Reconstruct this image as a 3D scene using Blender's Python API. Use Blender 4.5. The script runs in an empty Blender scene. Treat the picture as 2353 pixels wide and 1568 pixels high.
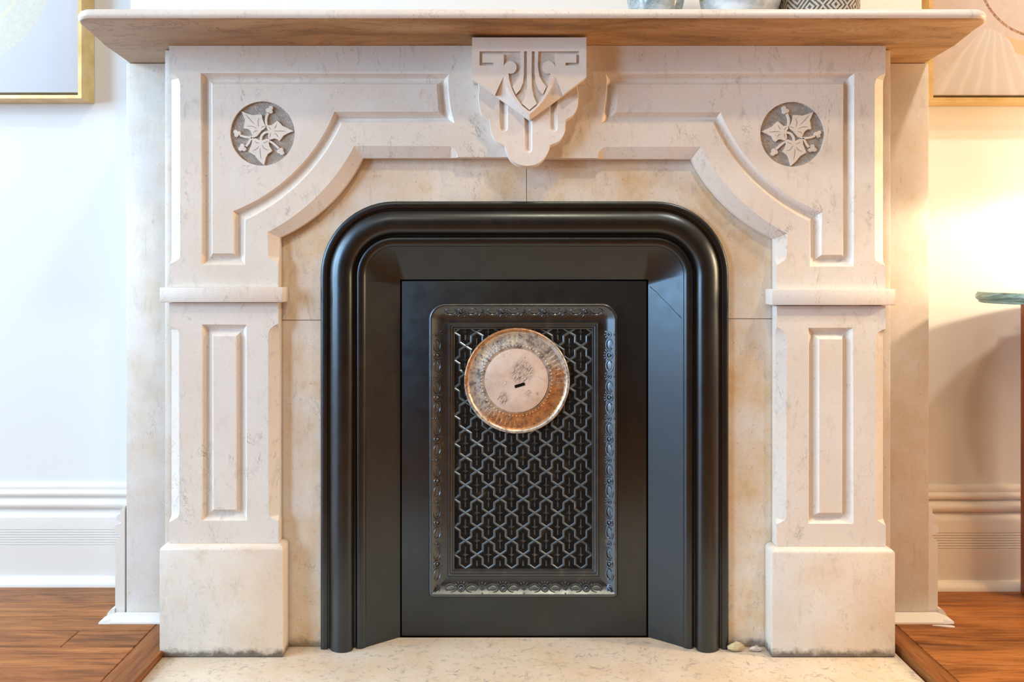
import bpy, bmesh, math, random
from mathutils import Vector, Matrix
from mathutils.geometry import tessellate_polygon
random.seed(7)
sc = bpy.context.scene
col = sc.collection

# ---------------------------------------------------------------- camera, light, exposure
S = 0.0008            # metres per photo pixel on the plane D in front of the camera
D = 1.3
H = 0.7065            # eye height above the hearth
F_PX = D / S
cam_d = bpy.data.cameras.new('camera')
cam = bpy.data.objects.new('camera', cam_d)
col.objects.link(cam)
cam.location = (0, 0, H)
cam.rotation_euler = (math.pi / 2, 0, 0)
cam_d.sensor_width = 36
cam_d.lens = F_PX / 2353 * 36
cam_d.shift_x = 26.5 / 2353
cam_d.shift_y = -164 / 2353
cam_d.clip_start = 0.02
sc.camera = cam

sc.view_settings.view_transform = 'Standard'
sc.view_settings.look = 'None'
sc.view_settings.gamma = 1
sc.view_settings.use_curve_mapping = False
sc.view_settings.exposure = -0.06

wld = bpy.data.worlds.new('world')
sc.world = wld
wld.use_nodes = True
wld.node_tree.nodes['Background'].inputs[0].default_value = (0.75, 0.85, 1.0, 1)
wld.node_tree.nodes['Background'].inputs[1].default_value = 0.3


def area(name, loc, target, size, power, color, size_y=None, shape=None):
    l = bpy.data.lights.new(name, 'AREA')
    l.energy = power
    l.color = color
    l.size = size
    if size_y:
        l.shape = 'RECTANGLE'
        l.size_y = size_y
    if shape:
        l.shape = shape
    o = bpy.data.objects.new(name, l)
    col.objects.link(o)
    o.location = loc
    o.rotation_euler = (Vector(target) - Vector(loc)).to_track_quat('-Z', 'Y').to_euler()
    return o


# daylight through the left window, recessed ceiling lamp, added fills, warm light at right
area('window_daylight', (-3.5, 0.45, 1.36), (0.0, 0.9, 1.0), 1.1, 122, (0.60, 0.81, 1.0), 2.1)
area('window_daylight', (-3.5, -0.95, 1.36), (0.0, 0.5, 1.0), 1.3, 180, (0.50, 0.74, 1.0), 2.1)
area('ceiling_lamp_and_fill', (0.25, 0.1, 2.62), (0.25, 0.1, 0), 0.16, 18, (1.0, 0.76, 0.48), shape='DISK')
area('ceiling_lamp_and_fill', (-0.9, -1.5, 2.62), (-0.9, -1.5, 0), 0.16, 18, (1.0, 0.73, 0.44), shape='DISK')  # unseen fill, set forward to send warm light under the shelf
area('ceiling_lamp_and_fill', (1.2, -1.5, 2.62), (1.2, -1.5, 0), 0.16, 7, (1.0, 0.73, 0.44), shape='DISK')  # second unseen forward fill, weaker, on the right
area('ceiling_lamp_and_fill', (1.3, 0.5, 2.62), (1.3, 0.5, 0), 0.16, 24, (1.0, 0.88, 0.74), shape='DISK')  # fill added overhead to brighten the right alcove
area('warm_right_light', (2.3, 1.0, 0.95), (0.4, 1.3, 0.6), 0.45, 30, (1.0, 0.64, 0.33), 0.6)  # unseen warm source on the right that tints right-facing bevels orange
sp = bpy.data.lights.new('table_lamp_bulb', 'SPOT')
sp.energy = 25
sp.color = (1.0, 0.80, 0.54)
sp.spot_size = math.radians(152)
sp.spot_blend = 0.12
sp.shadow_soft_size = 0.03
spo = bpy.data.objects.new('table_lamp_bulb', sp)
col.objects.link(spo)
spo.location = (1.40, 1.08, 1.02)


# ---------------------------------------------------------------- helpers
def P(px, py, r, dy=0.0):
    v = Vector(((px - 1150) * S * r, D * r + dy, H - (py - 620) * S * r))
    return v


W = {}


def wo(o):
    return W.get(o.name, Vector((0, 0, 0)))


def setp(o, label=None, cat=None, group=None, kind=None):
    if label: o['label'] = label
    if cat: o['category'] = cat
    if group: o['group'] = group
    if kind: o['kind'] = kind
    return o


def thing(name, loc, label, cat, group=None):
    o = bpy.data.objects.new(name, None)
    col.objects.link(o)
    o.empty_display_size = 0.05
    o.location = loc
    W[o.name] = Vector(loc)
    return setp(o, label, cat, group)


class MB:
    def __init__(self):
        self.v = []
        self.f = []
        self.m = []
        self.s = []
        self.cur = 0

    def add(self, pts, faces, flat=False):
        b = len(self.v)
        self.v += [Vector(p) for p in pts]
        for f in faces:
            self.f.append([b + i for i in f])
            self.m.append(self.cur)
            self.s.append(not flat)
        return self

    def bridge(self, A, B, closed=True):
        n = len(A)
        k = n if closed else n - 1
        self.add(list(A) + list(B), [(i, (i + 1) % n, n + (i + 1) % n, n + i) for i in range(k)])

    def loops(self, Ls, closed=True):
        n = len(Ls[0])
        pts = [p for L in Ls for p in L]
        k = n if closed else n - 1
        fs = []
        for j in range(len(Ls) - 1):
            for i in range(k):
                a, b = j * n + i, j * n + (i + 1) % n
                fs.append((a, b, b + n, a + n))
        self.add(pts, fs)

    def fill(self, loops):
        """triangulated planar region; first loop the outline, the rest holes"""
        fl = [[Vector((p[0], p[2], 0)) for p in L] for L in loops]
        tris = tessellate_polygon(fl)
        self.add([p for L in loops for p in L], [tuple(t) for t in tris], True)

    def fill_xy(self, L):
        tris = tessellate_polygon([[Vector((p[0], p[1], 0)) for p in L]])
        self.add(L, [tuple(t) for t in tris], True)

    def box(self, a, b):
        x0, y0, z0 = a
        x1, y1, z1 = b
        self.add([(x0, y0, z0), (x1, y0, z0), (x1, y1, z0), (x0, y1, z0), (x0, y0, z1), (x1, y0, z1), (x1, y1, z1), (x0, y1, z1)],
                 [(0, 1, 2, 3), (4, 7, 6, 5), (0, 4, 5, 1), (1, 5, 6, 2), (2, 6, 7, 3), (3, 7, 4, 0)])
        return self

    def tube(self, pts, rad, n=6, closed=False, flat=1.0):
        pts = [Vector(p) for p in pts]
        m = len(pts)
        rings = []
        for i, p in enumerate(pts):
            if closed:
                t = pts[(i + 1) % m] - pts[i - 1]
            else:
                t = pts[min(i + 1, m - 1)] - pts[max(i - 1, 0)]
            t.normalize()
            up = Vector((0, 0, 1)) if abs(t.z) < 0.9 else Vector((1, 0, 0))
            a = t.cross(up).normalized()
            b = a.cross(t).normalized()
            rr = rad[i] if isinstance(rad, (list, tuple)) else rad
            rings.append([p + a * rr * math.cos(2 * math.pi * k / n) + b * rr * flat * math.sin(2 * math.pi * k / n) for k in range(n)])
        if closed:
            rings.append(rings[0])
        self.loops(rings)
        if not closed:
            self.add(rings[0], [tuple(range(n))])
            self.add(rings[-1], [tuple(reversed(range(n)))])

    def ball(self, c, r, nu=10, nv=6, sc3=(1, 1, 1)):
        c = Vector(c)
        Ls = []
        for j in range(nv + 1):
            th = math.pi * j / nv
            Ls.append([c + Vector((sc3[0] * r * math.sin(th) * math.cos(2 * math.pi * i / nu), sc3[1] * r * math.sin(th) * math.sin(2 * math.pi * i / nu), sc3[2] * r * math.cos(th))) for i in range(nu)])
        self.loops(Ls)

    def lathe(self, prof, center, axis='Z', n=64, fn=None):
        c = Vector(center)
        Ls = []
        for (rad, h) in prof:
            L = []
            for i in range(n):
                a = 2 * math.pi * i / n
                hh = h + (fn(rad, a) if fn else 0)
                if axis == 'Z':
                    L.append(c + Vector((rad * math.cos(a), rad * math.sin(a), hh)))
                else:
                    L.append(c + Vector((rad * math.cos(a), -hh, rad * math.sin(a))))
            Ls.append(L)
        self.loops(Ls)

    def build(self, name, mats, parent=None, bevel=0.0, smooth=30, origin=None, bseg=2, weld=True):
        me = bpy.data.meshes.new(name)
        bm = bmesh.new()
        vs = [bm.verts.new(p) for p in self.v]
        for f, mi, sm_f in zip(self.f, self.m, self.s):
            try:
                fc = bm.faces.new([vs[i] for i in f])
                fc.material_index = mi
                fc.smooth = bool(smooth) and sm_f
            except ValueError:
                pass
        if weld:
            bmesh.ops.remove_doubles(bm, verts=bm.verts, dist=2e-6)
        bmesh.ops.recalc_face_normals(bm, faces=bm.faces)
        if bevel:
            es = [e for e in bm.edges if len(e.link_faces) == 2 and e.calc_face_angle(0) > 0.5]
            bmesh.ops.bevel(bm, geom=es, offset=bevel, segments=bseg, profile=0.5, affect='EDGES', clamp_overlap=True)
        org = wo(parent) if parent else (Vector(origin) if origin is not None else Vector((0, 0, 0)))
        bmesh.ops.translate(bm, verts=bm.verts, vec=-org)
        bm.to_mesh(me)
        bm.free()
        if smooth:
            me.set_sharp_from_angle(angle=math.radians(smooth))
        for m in (mats if isinstance(mats, (list, tuple)) else [mats]):
            me.materials.append(m)
        o = bpy.data.objects.new(name, me)
        col.objects.link(o)
        if parent:
            o.parent = parent
            W[o.name] = wo(parent)
        else:
            o.location = org
            W[o.name] = org
        return o


def place(src_mesh, name, M, parent):
    o = bpy.data.objects.new(name, src_mesh)
    col.objects.link(o)
    o.parent = parent
    o.matrix_local = Matrix.Translation(-wo(parent)) @ M
    return o


def arc3(A, B, C, n):
    """n+1 points on the circle through three points, A to C"""
    ax, ay = A; bx, by = B; cx, cy = C
    d = 2 * (ax * (by - cy) + bx * (cy - ay) + cx * (ay - by))
    ux = ((ax * ax + ay * ay) * (by - cy) + (bx * bx + by * by) * (cy - ay) + (cx * cx + cy * cy) * (ay - by)) / d
    uy = ((ax * ax + ay * ay) * (cx - bx) + (bx * bx + by * by) * (ax - cx) + (cx * cx + cy * cy) * (bx - ax)) / d
    R = math.hypot(ax - ux, ay - uy)
    a0 = math.atan2(ay - uy, ax - ux)
    a1 = math.atan2(cy - uy, cx - ux)
    am = math.atan2(by - uy, bx - ux)
    while a1 - a0 > math.pi: a1 -= 2 * math.pi
    while a1 - a0 < -math.pi: a1 += 2 * math.pi
    return [(ux + R * math.cos(a0 + (a1 - a0) * i / n), uy + R * math.sin(a0 + (a1 - a0) * i / n)) for i in range(n + 1)]


def spline(pts, n=6, closed=False):
    """Catmull-Rom through 2-D points"""
    out = []
    m = len(pts)
    rng = m if closed else m - 1
    for i in range(rng):
        p0 = pts[(i - 1) % m] if closed or i > 0 else pts[0]
        p1 = pts[i]
        p2 = pts[(i + 1) % m]
        p3 = pts[(i + 2) % m] if closed or i + 2 < m else pts[-1]
        for k in range(n):
            t = k / n
            out.append(tuple(0.5 * ((2 * p1[j]) + (-p0[j] + p2[j]) * t + (2 * p0[j] - 5 * p1[j] + 4 * p2[j] - p3[j]) * t * t + (-p0[j] + 3 * p1[j] - 3 * p2[j] + p3[j]) * t ** 3) for j in range(len(p1))))
    if not closed:
        out.append(tuple(pts[-1]))
    return out


# ---------------------------------------------------------------- materials
class Mat:
    def __init__(self, name, rough=0.5, spec=0.5, metal=0.0, color=(0.8, 0.8, 0.8)):
        self.m = bpy.data.materials.new(name)
        self.m.use_nodes = True
        self.t = self.m.node_tree
        self.b = self.t.nodes['Principled BSDF']
        self.b.inputs['Roughness'].default_value = rough
        self.b.inputs['Specular IOR Level'].default_value = spec
        self.b.inputs['Metallic'].default_value = metal
        self.b.inputs['Base Color'].default_value = (*color, 1)
        self._pos = None

    def node(self, typ, **kw):
        n = self.t.nodes.new(typ)
        for k, v in kw.items():
            setattr(n, k, v)
        return n

    def put(self, sock, v):
        if hasattr(v, 'is_linked') or isinstance(v, bpy.types.NodeSocket):
            self.t.links.new(v, sock)
        elif isinstance(v, (tuple, list)) and len(v) == 3 and sock.type == 'RGBA':
            sock.default_value = (*v, 1)
        else:
            sock.default_value = v

    def pos(self):
        if not self._pos:
            self._pos = self.node('ShaderNodeNewGeometry').outputs['Position']
        return self._pos

    def scaled(self, s, v=None):
        n = self.node('ShaderNodeVectorMath', operation='MULTIPLY')
        self.put(n.inputs[0], v or self.pos())
        n.inputs[1].default_value = s
        return n.outputs[0]

    def noise(self, scale, detail=3, rough=0.55, dist=0.0, vec=None):
        n = self.node('ShaderNodeTexNoise')
        self.put(n.inputs['Vector'], vec or self.pos())
        n.inputs['Scale'].default_value = scale
        n.inputs['Detail'].default_value = detail
        n.inputs['Roughness'].default_value = rough
        n.inputs['Distortion'].default_value = dist
        return n.outputs[0]

    def ramp(self, fac, stops):
        n = self.node('ShaderNodeValToRGB')
        self.put(n.inputs[0], fac)
        cr = n.color_ramp
        while len(cr.elements) < len(stops):
            cr.elements.new(0.5)
        for e, (p, c) in zip(cr.elements, stops):
            e.position = p
            e.color = (*c, 1) if isinstance(c, (tuple, list)) else (c, c, c, 1)
        return n.outputs[0]

    def math(self, op, a, b=0.0, c=0.0):
        n = self.node('ShaderNodeMath', operation=op)
        for i, v in enumerate((a, b, c)):
            self.put(n.inputs[i], v)
        return n.outputs[0]

    def mix(self, fac, a, b, mode='MIX'):
        n = self.node('ShaderNodeMix', data_type='RGBA', blend_type=mode)
        self.put(n.inputs[0], fac)
        self.put(n.inputs[6], a)
        self.put(n.inputs[7], b)
        return n.outputs[2]

    def xyz(self, v=None):
        n = self.node('ShaderNodeSeparateXYZ')
        self.put(n.inputs[0], v or self.pos())
        return n.outputs

    def color(self, v):
        self.put(self.b.inputs['Base Color'], v)

    def bump(self, h, strength=0.2, dist=0.001):
        n = self.node('ShaderNodeBump')
        n.inputs['Strength'].default_value = strength
        n.inputs['Distance'].default_value = dist
        self.put(n.inputs['Height'], h)
        self.put(self.b.inputs['Normal'], n.outputs[0])

    def band(self, v, lo, hi):
        """1 below lo, 0 above hi"""
        n = self.node('ShaderNodeMapRange', interpolation_type='SMOOTHSTEP')
        self.put(n.inputs['Value'], v)
        n.inputs['From Min'].default_value = lo
        n.inputs['From Max'].default_value = hi
        n.inputs['To Min'].default_value = 1
        n.inputs['To Max'].default_value = 0
        return n.outputs[0]


def marble(name, base=(0.80, 0.755, 0.705), warm=(0.77, 0.69, 0.60), veins=1.0, grime=0.0, rough=0.36, elong=(1, 1, 0.45), offs=0.0, cover=0.34):
    k = Mat(name, rough, 0.45)
    n1 = k.noise(7 + offs, 5, 0.6)
    c = k.mix(k.ramp(n1, [(0.40, 0.0), (0.66, 1.0)]), base, warm)
    cool = k.ramp(k.noise(4.3, 4, 0.6, vec=k.scaled((1, 1, 0.6))), [(0.5, 0.0), (0.72, 1.0)])
    c = k.mix(k.math('MULTIPLY', cool, 0.55), c, (0.70, 0.69, 0.69))
    v = k.noise(13, 7, 0.68, 1.0, vec=k.scaled(elong))
    thin = k.band(k.math('ABSOLUTE', k.math('SUBTRACT', v, 0.5)), 0.0, 0.008)
    mask = k.ramp(k.noise(9 + offs, 3, 0.5, vec=k.scaled((1, 1, 0.7))), [(cover, 0.0), (cover + 0.24, 1.0)])
    mask2 = k.ramp(k.noise(34, 3, 0.6, vec=k.scaled(elong)), [(0.50, 0.0), (0.60, 1.0)])
    c = k.mix(k.math('MULTIPLY', k.math('MULTIPLY', k.math('MULTIPLY', thin, mask), mask2), 0.85 * veins), c, (0.30, 0.26, 0.24))
    smear = k.ramp(k.noise(60, 6, 0.72, 0.5, vec=k.scaled((elong[0], elong[1], elong[2] * 0.9))), [(0.55, 0.0), (0.70, 1.0)])
    c = k.mix(k.math('MULTIPLY', k.math('MULTIPLY', smear, mask), 0.55 * veins), c, (0.40, 0.37, 0.34))
    blot = k.ramp(k.noise(5, 4, 0.6, vec=k.scaled((1, 1, 0.5))), [(0.55, 0.0), (0.75, 1.0)])
    c = k.mix(k.math('MULTIPLY', blot, 0.28), c, (0.60, 0.54, 0.48))
    sp1 = k.ramp(k.noise(230, 2, 0.5), [(0.67, 0.0), (0.73, 1.0)])
    c = k.mix(k.math('MULTIPLY', sp1, 0.38), c, (0.25, 0.20, 0.16))
    if grime:
        z = k.xyz()[2]
        g = k.band(k.math('ADD', z, k.math('MULTIPLY', k.noise(55, 4, 0.7), -0.03)), -0.012, 0.004)
        c = k.mix(k.math('MULTIPLY', g, grime), c, (0.07, 0.055, 0.045))
        st = k.ramp(k.noise(20, 5, 0.7), [(0.58, 0.0), (0.70, 1.0)])
        c = k.mix(k.math('MULTIPLY', st, 0.35 * grime), c, (0.52, 0.36, 0.20))
    c = k.mix(k.ramp(k.noise(140, 4, 0.7), [(0.42, 0.06), (0.58, 0.0)]), c, (0.45, 0.38, 0.32))
    c = k.mix(k.ramp(k.noise(520, 3, 0.7), [(0.38, 0.08), (0.52, 0.0)]), c, (0.42, 0.35, 0.29))
    c = k.mix(1.0, c, (0.97, 0.965, 0.96), 'MULTIPLY')
    k.color(c)
    k.put(k.b.inputs['Roughness'], k.math('ADD', k.math('MULTIPLY', k.noise(30, 3), 0.25), rough - 0.1))
    k.bump(k.noise(160, 4, 0.6), 0.10, 0.0008)
    return k.m


M = {}
M['marble'] = marble('white_marble')
M['plinth'] = marble('plinth_marble', base=(0.80, 0.735, 0.655), warm=(0.75, 0.63, 0.50), grime=0.9, offs=1.5, veins=0.65)
M['slip'] = marble('slip_marble', base=(0.81, 0.74, 0.65), warm=(0.74, 0.55, 0.33), veins=0.9, grime=0.7, offs=3.0)
M['panel'] = marble('panel_marble', base=(0.80, 0.765, 0.72), warm=(0.74, 0.65, 0.54), veins=0.7, offs=5.0, elong=(1, 1, 0.25))
M['hearth'] = marble('hearth_marble', base=(0.78, 0.68, 0.55), warm=(0.72, 0.57, 0.41), veins=2.0, cover=0.16, offs=2.0, rough=0.42, elong=(1, 1.4, 1))
M['key'] = marble('keystone_marble', base=(0.80, 0.75, 0.71), warm=(0.78, 0.68, 0.59), veins=0.4, offs=4.0)

k = Mat('soffit_stain_shade', 0.6, 0.3)  # smoke stain, with the underside's shade put into the brown
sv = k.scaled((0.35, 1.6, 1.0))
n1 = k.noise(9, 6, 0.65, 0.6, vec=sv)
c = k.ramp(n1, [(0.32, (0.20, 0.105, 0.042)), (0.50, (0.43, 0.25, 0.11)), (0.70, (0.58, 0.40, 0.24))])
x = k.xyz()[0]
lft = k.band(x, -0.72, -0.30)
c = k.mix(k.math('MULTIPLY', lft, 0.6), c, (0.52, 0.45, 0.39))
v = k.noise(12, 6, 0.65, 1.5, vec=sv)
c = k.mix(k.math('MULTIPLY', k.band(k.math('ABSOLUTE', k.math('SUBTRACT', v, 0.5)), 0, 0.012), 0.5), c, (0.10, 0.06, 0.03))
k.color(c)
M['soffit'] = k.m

k = Mat('carved_ground', 0.8, 0.2)
c = k.ramp(k.noise(120, 3), [(0.35, (0.42, 0.365, 0.325)), (0.65, (0.55, 0.49, 0.44))])
wv = k.node('ShaderNodeTexWave', wave_type='BANDS', bands_direction='DIAGONAL')
k.put(wv.inputs['Vector'], k.pos())
wv.inputs['Scale'].default_value = 190
wv.inputs['Distortion'].default_value = 6
wv.inputs['Detail'].default_value = 2
wv.inputs['Detail Scale'].default_value = 1.2
k.color(k.mix(k.math('MULTIPLY', wv.outputs['Fac'], 0.25), c, (0.30, 0.26, 0.23)))
k.bump(wv.outputs['Fac'], 0.9, 0.0012)
M['ground'] = k.m
k = Mat('sunk_ground', 0.8, 0.2)
k.color(k.ramp(k.noise(150, 3), [(0.35, (0.56, 0.49, 0.43)), (0.65, (0.66, 0.59, 0.53))]))
k.bump(k.noise(500, 2), 0.5, 0.0006)
M['sunk'] = k.m
M['vein'] = Mat('dark_vein', 0.8, 0.1, color=(0.28, 0.25, 0.23)).m  # flat dark strips drawn for the incised leaf veins

k = Mat('black_cast_iron', 0.34, 0.9)
k.b.inputs['Specular Tint'].default_value = (0.66, 0.84, 1.0, 1)
k.b.inputs['IOR'].default_value = 1.56
n1 = k.noise(14, 6, 0.65)
c = k.ramp(n1, [(0.35, (0.007, 0.003, 0.001)), (0.62, (0.012, 0.006, 0.002)), (0.8, (0.034, 0.019, 0.009))])
dust = k.ramp(k.noise(300, 3, 0.6), [(0.66, 0.0), (0.76, 1.0)])
c = k.mix(k.math('MULTIPLY', dust, 0.22), c, (0.16, 0.12, 0.09))
rub = k.ramp(k.noise(9, 6, 0.75, 0.4, vec=k.scaled((3, 3, 0.5))), [(0.52, 0.0), (0.72, 1.0)])
c = k.mix(k.math('MULTIPLY', rub, 0.14), c, (0.070, 0.040, 0.020))
k.color(c)
k.put(k.b.inputs['Roughness'], k.math('ADD', k.math('MULTIPLY', k.noise(40, 4), 0.16), 0.25))
k.bump(k.noise(120, 3, 0.5), 0.03, 0.0004)
M['iron'] = k.m
k = Mat('worn_cast_iron', 0.36, 1.0)
k.b.inputs['IOR'].default_value = 1.75
k.b.inputs['Specular Tint'].default_value = (0.68, 0.84, 1.0, 1)
n1 = k.noise(40, 5, 0.7)
c = k.ramp(n1, [(0.40, (0.010, 0.009, 0.008)), (0.60, (0.022, 0.016, 0.012)), (0.74, (0.10, 0.065, 0.035))])
k.color(c)
k.put(k.b.inputs['Roughness'], k.math('ADD', k.math('MULTIPLY', k.noise(60, 4), 0.25), 0.2))
k.bump(k.noise(300, 3, 0.6), 0.05, 0.0004)
M['worn'] = k.m
k = Mat('dark_matt_iron', 0.7, 0.15)  # darker, duller iron for the lattice floor
k.color(k.ramp(k.noise(45, 5, 0.7), [(0.42, (0.006, 0.005, 0.004)), (0.60, (0.014, 0.010, 0.007)), (0.74, (0.07, 0.045, 0.022))]))
M['pit'] = k.m
M['void'] = Mat('gap_black', 0.9, 0.1, color=(0.006, 0.005, 0.004)).m  # flat black put in for the shade of slot, crack and plate gap

# flue cover metals: rust in the lower right, tin on the left
DC = P(1188, 876, 1.037)


def tin(name, rustfree, sg=1.0):
    k = Mat(name, 0.33, 0.5, 0.5)
    x, y, z = k.xyz()
    d = k.math('ADD', k.math('MULTIPLY', k.math('SUBTRACT', x, DC.x), 4.2 * sg), k.math('MULTIPLY', k.math('SUBTRACT', z, DC.z), -6.0 * sg))
    d = k.math('ADD', d, k.math('MULTIPLY', k.math('SUBTRACT', k.noise(35, 5, 0.7), 0.5), 1.1))
    c = k.ramp(k.noise(60, 5, 0.7), [(0.36, (0.22, 0.19, 0.16)), (0.50, (0.58, 0.53, 0.48)), (0.66, (0.74, 0.64, 0.46))])
    rust = k.ramp(d, [(0.10, 0.0), (0.36, 1.0)])
    c = k.mix(k.math('MULTIPLY', rust, rustfree), c, k.ramp(k.noise(80, 4, 0.7), [(0.35, (0.30, 0.13, 0.05)), (0.6, (0.60, 0.27, 0.09)), (0.75, (0.66, 0.40, 0.18))]))
    sp1 = k.ramp(k.noise(230, 3, 0.6), [(0.58, 0.0), (0.66, 1.0)])
    c = k.mix(k.math('MULTIPLY', sp1, 0.8), c, (0.08, 0.05, 0.035))
    k.color(c)
    k.put(k.b.inputs['Roughness'], k.math('ADD', k.math('MULTIPLY', k.noise(70, 4), 0.35), 0.18))
    k.bump(k.noise(180, 4, 0.7), 0.3, 0.0006)
    return k.m


M['tin'] = tin('tarnished_tin', 0.95)
M['rim'] = tin('coppery_rim', 0.9, -0.8)
k = Mat('scratched_copper_face', 0.42, 0.5, 0.15)
x, y, z = k.xyz()
c = k.ramp(k.noise(30, 5, 0.65), [(0.35, (0.62, 0.47, 0.38)), (0.6, (0.76, 0.62, 0.53))])
rotv = k.node('ShaderNodeVectorRotate', rotation_type='Y_AXIS')
k.put(rotv.inputs['Vector'], k.pos())
rotv.inputs['Angle'].default_value = math.radians(48)
scr = k.noise(620, 4, 0.7, 0.6, vec=k.scaled((0.16, 1, 1.0), rotv.outputs[0]))
near = k.band(k.math('ADD', k.math('POWER', k.math('SUBTRACT', x, DC.x + 0.010), 2.0), k.math('POWER', k.math('SUBTRACT', z, DC.z + 0.016), 2.0)), 0.0002, 0.0007)
near2 = k.band(k.math('ADD', k.math('POWER', k.math('SUBTRACT', x, DC.x - 0.026), 2.0), k.math('POWER', k.math('SUBTRACT', z, DC.z + -0.034), 2.0)), 0.00002, 0.00022)
near3 = k.band(k.math('ADD', k.math('POWER', k.math('SUBTRACT', x, DC.x - -0.022), 2.0), k.math('POWER', k.math('SUBTRACT', z, DC.z + -0.024), 2.0)), 0.00001, 0.00008)
near = k.math('MAXIMUM', near, k.math('MAXIMUM', near2, near3))
c = k.mix(k.math('MULTIPLY', k.math('MULTIPLY', k.ramp(scr, [(0.50, 0.0), (0.57, 1.0)]), near), 0.9), c, (0.10, 0.08, 0.07))
sp1 = k.ramp(k.noise(110, 5, 0.75), [(0.61, 0.0), (0.67, 1.0)])
c = k.mix(k.math('MULTIPLY', sp1, 0.7), c, (0.20, 0.15, 0.12))
k.color(c)
M['face'] = k.m

k = Mat('wall_paint', 0.6, 0.3, color=(0.77, 0.77, 0.76))
k.bump(k.noise(90, 3, 0.6), 0.08, 0.001)
M['wall'] = k.m
M['room'] = Mat('room_paint', 0.7, 0.3, color=(0.24, 0.19, 0.15)).m
k = Mat('gloss_trim_paint', 0.28, 0.5, color=(0.80, 0.755, 0.70))
k.bump(k.noise(40, 4, 0.6, vec=k.scaled((0.3, 1, 1.5))), 0.12, 0.0015)
M['trim'] = k.m


def wood(name, dark, mid, light, along='X', rough=0.34, perobj=True):
    k = Mat(name, rough, 0.28)
    s = (1.2, 14, 14) if along == 'X' else ((14, 1.2, 14) if along == 'Y' else (14, 14, 1.2))
    pv = k.pos()
    oi = k.node('ShaderNodeObjectInfo').outputs['Random']
    cb = k.node('ShaderNodeCombineXYZ')
    k.put(cb.inputs[0], k.math('MULTIPLY', oi, 7.0))
    k.put(cb.inputs[2], k.math('MULTIPLY', oi, 3.0))
    ad = k.node('ShaderNodeVectorMath', operation='ADD')
    k.put(ad.inputs[0], pv)
    k.put(ad.inputs[1], cb.outputs[0])
    v = k.scaled(s, ad.outputs[0])
    g = k.noise(3.2, 7, 0.66, 0.9, vec=v)
    c = k.ramp(g, [(0.30, dark), (0.50, mid), (0.70, light)])
    fine = k.noise(16, 4, 0.7, 0.2, vec=v)
    c = k.mix(k.math('MULTIPLY', k.ramp(fine, [(0.50, 0.0), (0.64, 1.0)]), 0.38), c, dark)
    c = k.mix(k.math('MULTIPLY', k.math('SUBTRACT', oi, 0.3), 0.45), c, dark)
    k.color(c)
    k.put(k.b.inputs['Roughness'], k.math('ADD', k.math('MULTIPLY', fine, 0.25), rough - 0.1))
    k.bump(fine, 0.12, 0.0006)
    return k.m


M['wood'] = wood('oak_floor', (0.10, 0.030, 0.007), (0.36, 0.125, 0.028), (0.50, 0.20, 0.055))
M['wood_y'] = wood('oak_border', (0.09, 0.028, 0.007), (0.26, 0.088, 0.021), (0.40, 0.155, 0.045), 'Y')
M['redwood'] = wood('red_brown_leg', (0.12, 0.03, 0.010), (0.26, 0.07, 0.022), (0.36, 0.12, 0.04), 'Z')
k = Mat('gilt_frame', 0.38, 0.5, 0.35, (0.72, 0.50, 0.20))
k.color(k.ramp(k.noise(25, 4, 0.6), [(0.35, (0.62, 0.40, 0.14)), (0.65, (0.76, 0.54, 0.24))]))
M['gilt'] = k.m
k = Mat('verdigris_stone', 0.4, 0.5)
c = k.ramp(k.noise(30, 6, 0.7, 0.8, vec=k.scaled((0.6, 0.6, 3))), [(0.34, (0.06, 0.075, 0.06)), (0.5, (0.18, 0.27, 0.22)), (0.66, (0.34, 0.50, 0.44))])
k.color(c)
M['verdigris'] = k.m
k = Mat('pale_stone_top', 0.35, 0.5)
k.color(k.ramp(k.noise(14, 5, 0.6), [(0.35, (0.62, 0.55, 0.42)), (0.65, (0.74, 0.68, 0.55))]))
M['stonetop'] = k.m
k = Mat('blue_white_glaze', 0.3, 0.5)
k.color(k.ramp(k.noise(16, 5, 0.7, vec=k.scaled((1, 1, 1.6))), [(0.38, (0.35, 0.40, 0.44)), (0.6, (0.72, 0.74, 0.75))]))
M['glaze'] = k.m
k = Mat('grey_glass_glaze', 0.15, 0.6)
k.color(k.ramp(k.noise(22, 5, 0.7, vec=k.scaled((1, 1, 1.6))), [(0.38, (0.20, 0.25, 0.26)), (0.62, (0.55, 0.60, 0.62))]))
M['glaze2'] = k.m
M['vleaf'] = Mat('leaf_green', 0.5, 0.4, color=(0.16, 0.28, 0.06)).m
M['mortar'] = Mat('mortar', 0.9, 0.2, color=(0.58, 0.46, 0.28)).m
M['chip'] = Mat('marble_chip', 0.7, 0.3, color=(0.55, 0.48, 0.42)).m
M['black'] = Mat('black_backing', 0.6, 0.3, color=(0.015, 0.02, 0.03)).m

# ---------------------------------------------------------------- the room
FZ = 0.013                 # top of the boards, just above the hearth slab
BY = 1.43                  # front of the chimney breast
BX0, BX1 = -0.7498, 0.8536
AL, AR = 1.577, 1.557      # alcove walls


def struct(name, mb, mat, parent=None, **kw):
    o = mb.build(name, mat, parent, **kw)
    if not parent:
        o['kind'] = 'structure'
    return o


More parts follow.
